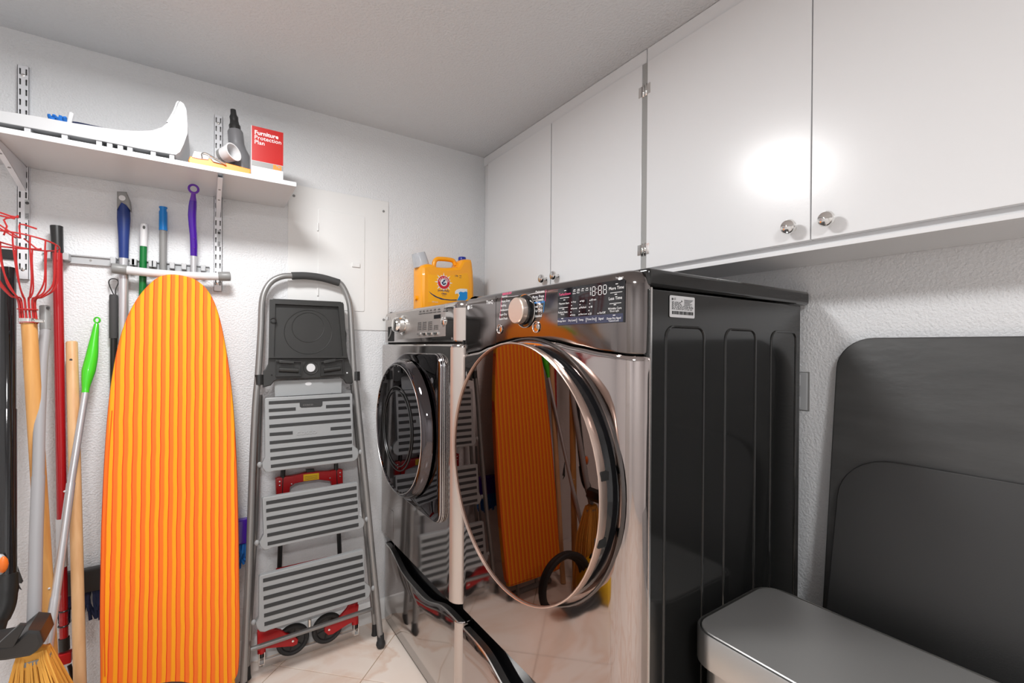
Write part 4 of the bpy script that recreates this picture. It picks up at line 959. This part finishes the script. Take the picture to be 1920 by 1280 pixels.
for px, py, r in ((1006, 613, .0135), (938, 617, .0125)):
    p = PX(px, py, XCt); b = MB().lathe([(r, 0), (r, .002), (r*.85, .003), (r*.75, .0015), (0, .002)], V((XCt, p.y, p.z)), FX, 28).build('power_button', M_graph, DY)
    MB().tube(arc(V((XCt-.0025, p.y, p.z)), V((0, 1, 0)), ZZ, r*.95, 0, 360, 28)[:-1], .0009, 6, closed=True).build('button_ring', M_edge, b)
p = PX(930, 560, XCt)
MB().box(XCt-.0004, XCt+.0005, p.y-.0006, p.y+.0006, 1.178, 1.316).build('panel_seam', M_dark, cp)

# ---- washer
WS = thing('washer', 'graphite front-load washer with black glass door next to the ladder', 'washer', (1.0, 1.6, .385))
yl, yr = 1.950, 1.243; XW = .633
ptw = profile(yl, yr, XW, .70, .016, .040, 8, 30)
shell(ptw, [(.006, .387), (0, .392), (0, .6), (0, .8), (0, 1.0), (0, 1.180), (.002, 1.186), (.008, 1.189), (.03, 1.189)], 'front_panel', M_graphw, WS)
ptc = profile(yl-.004, yr, .645, .70, .014, .044, 8, 30)
cpw = shell(ptc, [(.012, 1.196), (.0015, 1.196), (0, 1.199), (0, 1.25), (.001, 1.305), (.004, 1.316), (.012, 1.322), (.04, 1.325)], 'control_panel', M_graphw, WS)
MB().box(.66, .70, yr+.006, yl-.008, 1.184, 1.20).build('panel_gap', M_dark, WS)
MB().box(.69, 1.27, yr+.002, yl-.002, .385, 1.296, .003).build('cabinet', M_side, WS)
MB().box(.69, 1.33, yr, yl-.001, 1.296, 1.327, .006, 3).build('lid', M_side, WS)
corner(ptw, .394, 1.178, WS); corner(ptc, 1.200, 1.300, WS)
XWc = .645
# door: rounded on the left, squared on the right
dc, dz, dr_ = 1.60, .885, .272; yre = 1.318
def dshape(x, k):
    o = []
    for i in range(25): a = R(90+180*i/24); o.append(V((x, dc-dr_*k*math.cos(a), dz+dr_*k*math.sin(a))))
    g = (1-k)*dr_; c = .045
    y0_ = yre+g; zb2, zt2 = dz-dr_*k, dz+dr_*k
    for i in range(7): a = R(90*i/6); o.append(V((x, y0_+c-c*math.sin(a), zb2+c-c*math.cos(a))))
    for i in range(7): a = R(90*i/6); o.append(V((x, y0_+c-c*math.cos(a), zt2-c+c*math.sin(a))))
    return o
dw = MB().loft([dshape(.634, 1.0), dshape(.622, 1.0), dshape(.616, .988), dshape(.614, .97)], True, False, True).build('door', M_glassw, WS)
for k_, xx, r_ in ((1.002, .630, .0010), (1.002, .6245, .0010), (.992, .618, .0010)): MB().tube(dshape(xx, k_)[24:], r_, 6).build('chrome_trim', M_edge, dw)
def circ(x, r, dy=0): return [V((x, dc+dy+r*math.cos(2*math.pi*i/64), dz+r*math.sin(2*math.pi*i/64))) for i in range(64)]
MB().loft([circ(.607, .250), circ(.592, .247), circ(.580, .240), circ(.575, .232), circ(.574, .226)], True, False, False).build('door_bezel', M_glassw, dw)
MB().loft([circ(.574, .226), circ(.578, .222), circ(.578, .165), circ(.5785, .02)], True, False, True).build('door_glass', M_glassw, dw)
MB().tube(circ(.5745, .229), .0012, 6, closed=True).build('bezel_trim', M_edge, dw)
for r_, x_ in ((.150, .5765), (.135, .5765)): MB().tube(circ(x_, r_), .002, 6, closed=True).build('glass_ring', M_black, dw)
# drain access cover
a = PX(726, 963, XW); MB().box(XW-.001, XW+.004, 1.785, 1.895, .405, .520, .003).build('filter_cover', M_graphw, WS)
# controls
ip = MB().prism([V((.6445, y, z)) for y, z in ((1.80, 1.312), (1.345, 1.314), (1.345, 1.214), (1.80, 1.206))], FX, .003, .0008).build('control_inset', mat('inset_silver', (.50, .48, .465), .42, .8), WS)
a = PX(728, 614, .645); b = PX(742, 641, .645)
dd = MB().box(.6435, .66, 1.825, 1.90, 1.200, 1.262, .002).build('detergent_pocket', M_dark, WS)
MB().tube(arc(V((.642, 1.90, 1.262)), V((0, -1, 0)), -ZZ, .05, 10, 80, 10), .003, 6).build('pocket_lip', M_greyp, dd)
kc = V((.6445, 1.715, 1.262))
kw = MB().lathe([(.038, 0), (.038, .006), (.034, .008)], kc, FX, 36).build('dial', M_chrome, WS)
MB().lathe([(.030, .006), (.029, .022), (.031, .026), (.029, .034), (.025, .040), (.022, .041)], kc, FX, 32).build('dial_cap', M_chrome, kw)
MB().lathe([(.0225, .0405), (0, .040)], kc, FX, 28).build('dial_face', M_blackg, kw)
p = PX(832, 602, .6445); MB().lathe([(.014, 0), (.014, .004), (.011, .006), (0, .006)], V((.6445, p.y, p.z)), FX, 24).build('start_button', M_chrome, WS)
zz1 = lambda x, y: (720+x/12, 560+y/12)
m = MB(); mw = MB(); md = MB(); xo = .6432
for x, y in ((820, 340), (895, 330), (978, 322), (1058, 312), (1145, 300), (1240, 290), (1375, 275)):
    p = PX(*zz1(x, y), .6445); m.box(xo, xo+.0006, p.y-.013, p.y+.013, p.z-.0014, p.z+.0014); m.box(xo, xo+.0006, p.y-.009, p.y+.009, p.z+.006, p.z+.0075); m.box(xo, xo+.0006, p.y-.007, p.y+.006, p.z+.009, p.z+.0102)
for x, ya, yb in ((775, 530, 720), (885, 520, 715), (1012, 510, 715), (1140, 590, 705)):
    p, q = PX(*zz1(x+5, ya), .6445), PX(*zz1(x-5, yb), .6445); m.tube([V((xo, p.y, p.z)), V((xo, q.y, q.z))], .0009, 4)
    n_ = 5 if ya < 580 else 3
    for k in range(n_):
        zz = p.z+(q.z-p.z)*(k+.3)/n_; m.box(xo, xo+.0005, p.y-.026, p.y-.005, zz-.0012, zz+.0008)
for x, y in ((805, 795), (915, 790), (1040, 785), (1175, 780)):
    p = PX(*zz1(x, y), .6445); b = MB().box(.6405, .6445, p.y-.017, p.y+.017, p.z-.0045, p.z+.0045, .0012).build('option_button', M_chrome, WS)
p = PX(*zz1(1200, 400), .6445); MB().box(.6435, .645, p.y-.026, p.y+.026, p.z-.0065, p.z+.0065).build('time_display', M_disp, WS)
m.build('panel_print', M_grayprint, ip, smooth=0)
p = PX(*zz1(75, 440), .645); mw.lathe([(.008, 0), (.008, .0004), (0, .0004)], V((.6437, p.y, p.z)), FX, 18); text_into(mw, 'LG', .017, V((.6437, p.y-.012, p.z-.006)), UY, ZZ); mw.build('logo', M_print, cpw, smooth=0)

# ================================================================== detergent jug on the washer
t = thing('detergent_jug', 'yellow laundry detergent jug with clear cup on the washer lid', 'jug', (.85, 1.75, 1.327))
JY = 1.80; zj = lambda x, y: PY(740+x/8, 440+y/8, JY)
zbj = 1.3275
jx = lambda x: x if x > 640 else 640-(640-x)*.66
body_o = [zj(jx(p[0]), p[1]) for p in ((285, 480), (300, 455), (360, 438), (430, 428), (500, 432), (560, 446), (610, 462), (640, 476), (720, 484), (800, 487), (960, 480), (985, 440), (1005, 395), (1022, 368), (1060, 360), (1120, 360), (1158, 368), (1172, 420), (1188, 560), (1198, 760), (1198, 960))]
xl_, xr_ = zj(jx(275), 900).x, zj(1198, 960).x
body_o += [V((xr_-.002, JY, zbj+.006)), V((xr_-.010, JY, zbj)), V((xl_+.010, JY, zbj)), V((xl_+.001, JY, zbj+.006)), zj(jx(282), 800), zj(jx(285), 640)]
jb = MB().prism(body_o, NY, .10, .014, .014).build('jug_body', M_jug, t)
hp = smooth_path([zj(*p)+V((0, .05, 0)) for p in ((662, 500), (662, 430), (675, 370), (710, 338), (760, 335), (840, 340), (920, 352), (960, 372), (990, 430))], 5)
MB().tube(hp, .0098, 14).build('handle', M_jug, t)
q = zj(1090, 365)+V((0, .05, 0)); MB().lathe([(.0165, -.006), (.0175, 0), (.0175, .013), (.016, .016), (0, .0165)], q, ZZ, 28).build('cap', M_cap, t)
a = zj(470, 432)+V((0, .05, 0)); dcup = (zj(425, 250)-zj(470, 432)).normalized()
MB().lathe([(.034, -.006), (.0335, .01), (.029, .05), (.0285, .052), (0, .052), (0, .0505), (.0275, .050), (.032, .0), (.032, -.006)], a, dcup, 32).build('measuring_cup', M_cup, t)
q = zj(jx(290), 935)+V((0, .05, 0)); MB().tube([q+XX*.01, q-XX*.012], .010, 14).build('spigot', M_jug, t); 
yl_ = JY-.0006
lab = MB().prism([V((p.x, JY-.0004, p.z)) for p in [zj(*q) for q in ((500, 590), (560, 600), (800, 610), (1000, 590), (1090, 570), (1110, 650), (1115, 990), (500, 1010))]], NY, .001).build('front_label', M_juglab, t)
cj = zj(735, 715); rj = zj(823, 715).x-cj.x
def disc(c, r, y, name, m_, seg=36): return MB().lathe([(r, 0), (r, .0002), (0, .00025)], V((c.x, y, c.z)), NY, seg).build(name, m_, lab)
m = MB()
for k in range(16):
    a = 2*math.pi*k/16; r = rj*(1.55 if k % 2 == 0 else 1.25); e = lambda b_, rr: V((cj.x+math.cos(b_)*rr, yl_, cj.z+math.sin(b_)*rr)); m.add([e(a, r), e(a-.13, rj*.98), e(a+.13, rj*.98)], [[0, 1, 2]])
m.build('sunburst', M_print, lab, smooth=0)
disc(cj, rj*1.05, yl_-.0002, 'logo_border', M_print); disc(cj, rj, yl_-.0006, 'logo_disc', M_logor); disc(cj, rj*.58, yl_-.0010, 'logo_centre', M_print)
m = MB()
for k, ch in enumerate('ARM & HAMMER'):
    a = R(168-156*k/11); n_ = V((math.cos(a), 0, math.sin(a)))
    if ch != ' ': text_into(m, ch, .0075, V((cj.x, yl_-.001, cj.z))+n_*rj*.66, V((math.sin(a), 0, -math.cos(a))), n_, 'CENTER', .02)
m.build('logo_lettering', M_print, lab, smooth=0)
m = MB(); c_ = lambda u, v: V((cj.x+u*rj, yl_-.0016, cj.z+v*rj))
m.tube([c_(-.35, -.05), c_(-.05, .1), c_(.1, .32)], .0022, 6).tube([c_(-.1, .28), c_(.22, .38)], .0026, 6).tube([c_(-.3, -.08), c_(-.05, -.32), c_(.3, -.1)], .003, 6)
m.build('arm_emblem', M_navyp, lab)
m = MB(); text_into(m, 'powerfully', .0125, V((zj(735, 850).x, yl_, zj(735, 850).z)), XX, ZZ, 'CENTER', .02); text_into(m, 'clean', .0125, V((zj(740, 895).x, yl_, zj(740, 895).z)), XX, ZZ, 'CENTER', .02)
text_into(m, '170', .0105, V((zj(905, 628).x, yl_, zj(905, 628).z)), XX, ZZ, 'LEFT', .02); text_into(m, 'mega', .0052, V((zj(968, 618).x, yl_, zj(968, 618).z)), XX, ZZ, 'LEFT', .02); text_into(m, 'value', .0052, V((zj(968, 645).x, yl_, zj(968, 645).z)), XX, ZZ, 'LEFT', .02)
text_into(m, 'detergent', .0045, V((zj(740, 918).x, yl_, zj(740, 918).z)), XX, ZZ, 'CENTER')
m.build('lettering', M_navyp, lab, smooth=0)
m = MB(); text_into(m, '130 loads', .0075, V((zj(560, 1012).x, yl_, zj(560, 1012).z)), XX, ZZ); m.build('white_lettering', M_print, lab, smooth=0)
flat = lambda pts_, y, name, m_: MB().prism([V((zj(*p).x, y, zj(*p).z)) for p in pts_], NY, .0004).build(name, m_, lab, smooth=0)
flat(((905, 850), (930, 822), (980, 808), (1040, 808), (1088, 815), (1090, 960), (1060, 985), (930, 985), (950, 950), (965, 900), (940, 880), (905, 890)), yl_-.0003, 'wave_foam', M_print)
flat(((960, 870), (985, 852), (1030, 862), (1060, 850), (1088, 858), (1088, 955), (1060, 985), (930, 985), (955, 945), (975, 905), (965, 885)), yl_-.0008, 'wave_water', M_waveb)
flat(((510, 845), (560, 885), (640, 930), (740, 962), (840, 972), (930, 970), (930, 985), (820, 985), (700, 972), (600, 930), (540, 885)), yl_-.0003, 'blue_swoosh', M_navyp)

# ================================================================== black mats against the right wall
def leaning(yl_, yr_, x0, z0, x1, z1, r, t_, name, label, m_, cat):
    up = V((x1-x0, 0, z1-z0)); L = up.length; up.normalize(); n = V((-up.z, 0, up.x)); W = yl_-yr_
    pts_ = [V((x0, (yl_+yr_)/2, z0))+up*(L/2+v)+V((0, u, 0)) for u, v in rrect(W, L, r, 8)]
    t = thing(name, label, cat, (x0, (yl_+yr_)/2, 0))
    MB().prism(pts_, n, t_, .003, .002).build('panel', m_, t); return t, n
tm, nm = leaning(.500, -.42, 1.187, .008, 1.318, 1.208, .075, .014, 'padded_mat', 'large black padded mat with rounded corners leaning on the right wall', M_mat, 'mat')
leaning(.474, -.42, 1.085, .010, 1.272, .930, .10, .012, 'dark_board', 'smaller smooth black board leaning in front of the padded mat', M_mat2, 'board')

# ================================================================== steel bin
ZL = .65
t = thing('trash_can', 'rectangular stainless steel trash bin with flat lid beside the dryer', 'trash can', (.915, .29, 0))
x0, x1, y0, y1 = .772, 1.058, -.06, .542
cx, cy, W, L = (x0+x1)/2, (y0+y1)/2, x1-x0, y1-y0
rr2 = lambda k, z, r: [V((cx+u, cy+v, z)) for u, v in rrect(W-2*k, L-2*k, max(r-k, .004), 7)]
MB().loft([rr2(.020, .0, .05), rr2(.018, .004, .05), rr2(.018, .60, .05)]).build('bin_body', M_can, t)
MB().loft([rr2(.006, .585, .05), rr2(.0, .588, .05), rr2(.0, ZL-.003, .05), rr2(.002, ZL, .05), rr2(.004, ZL, .05), rr2(.005, ZL-.006, .05)], True, True, False).build('rim_band', M_can, t)
MB().loft([rr2(.005, ZL-.012, .05), rr2(.005, ZL-.007, .05)], True, True, True).build('rim_gasket', M_black, t)
MB().loft([rr2(.0085, ZL-.010, .05), rr2(.008, ZL-.001, .05), rr2(.0095, ZL+.0008, .05), rr2(.013, ZL+.001, .05)]).build('lid', M_lid, t)
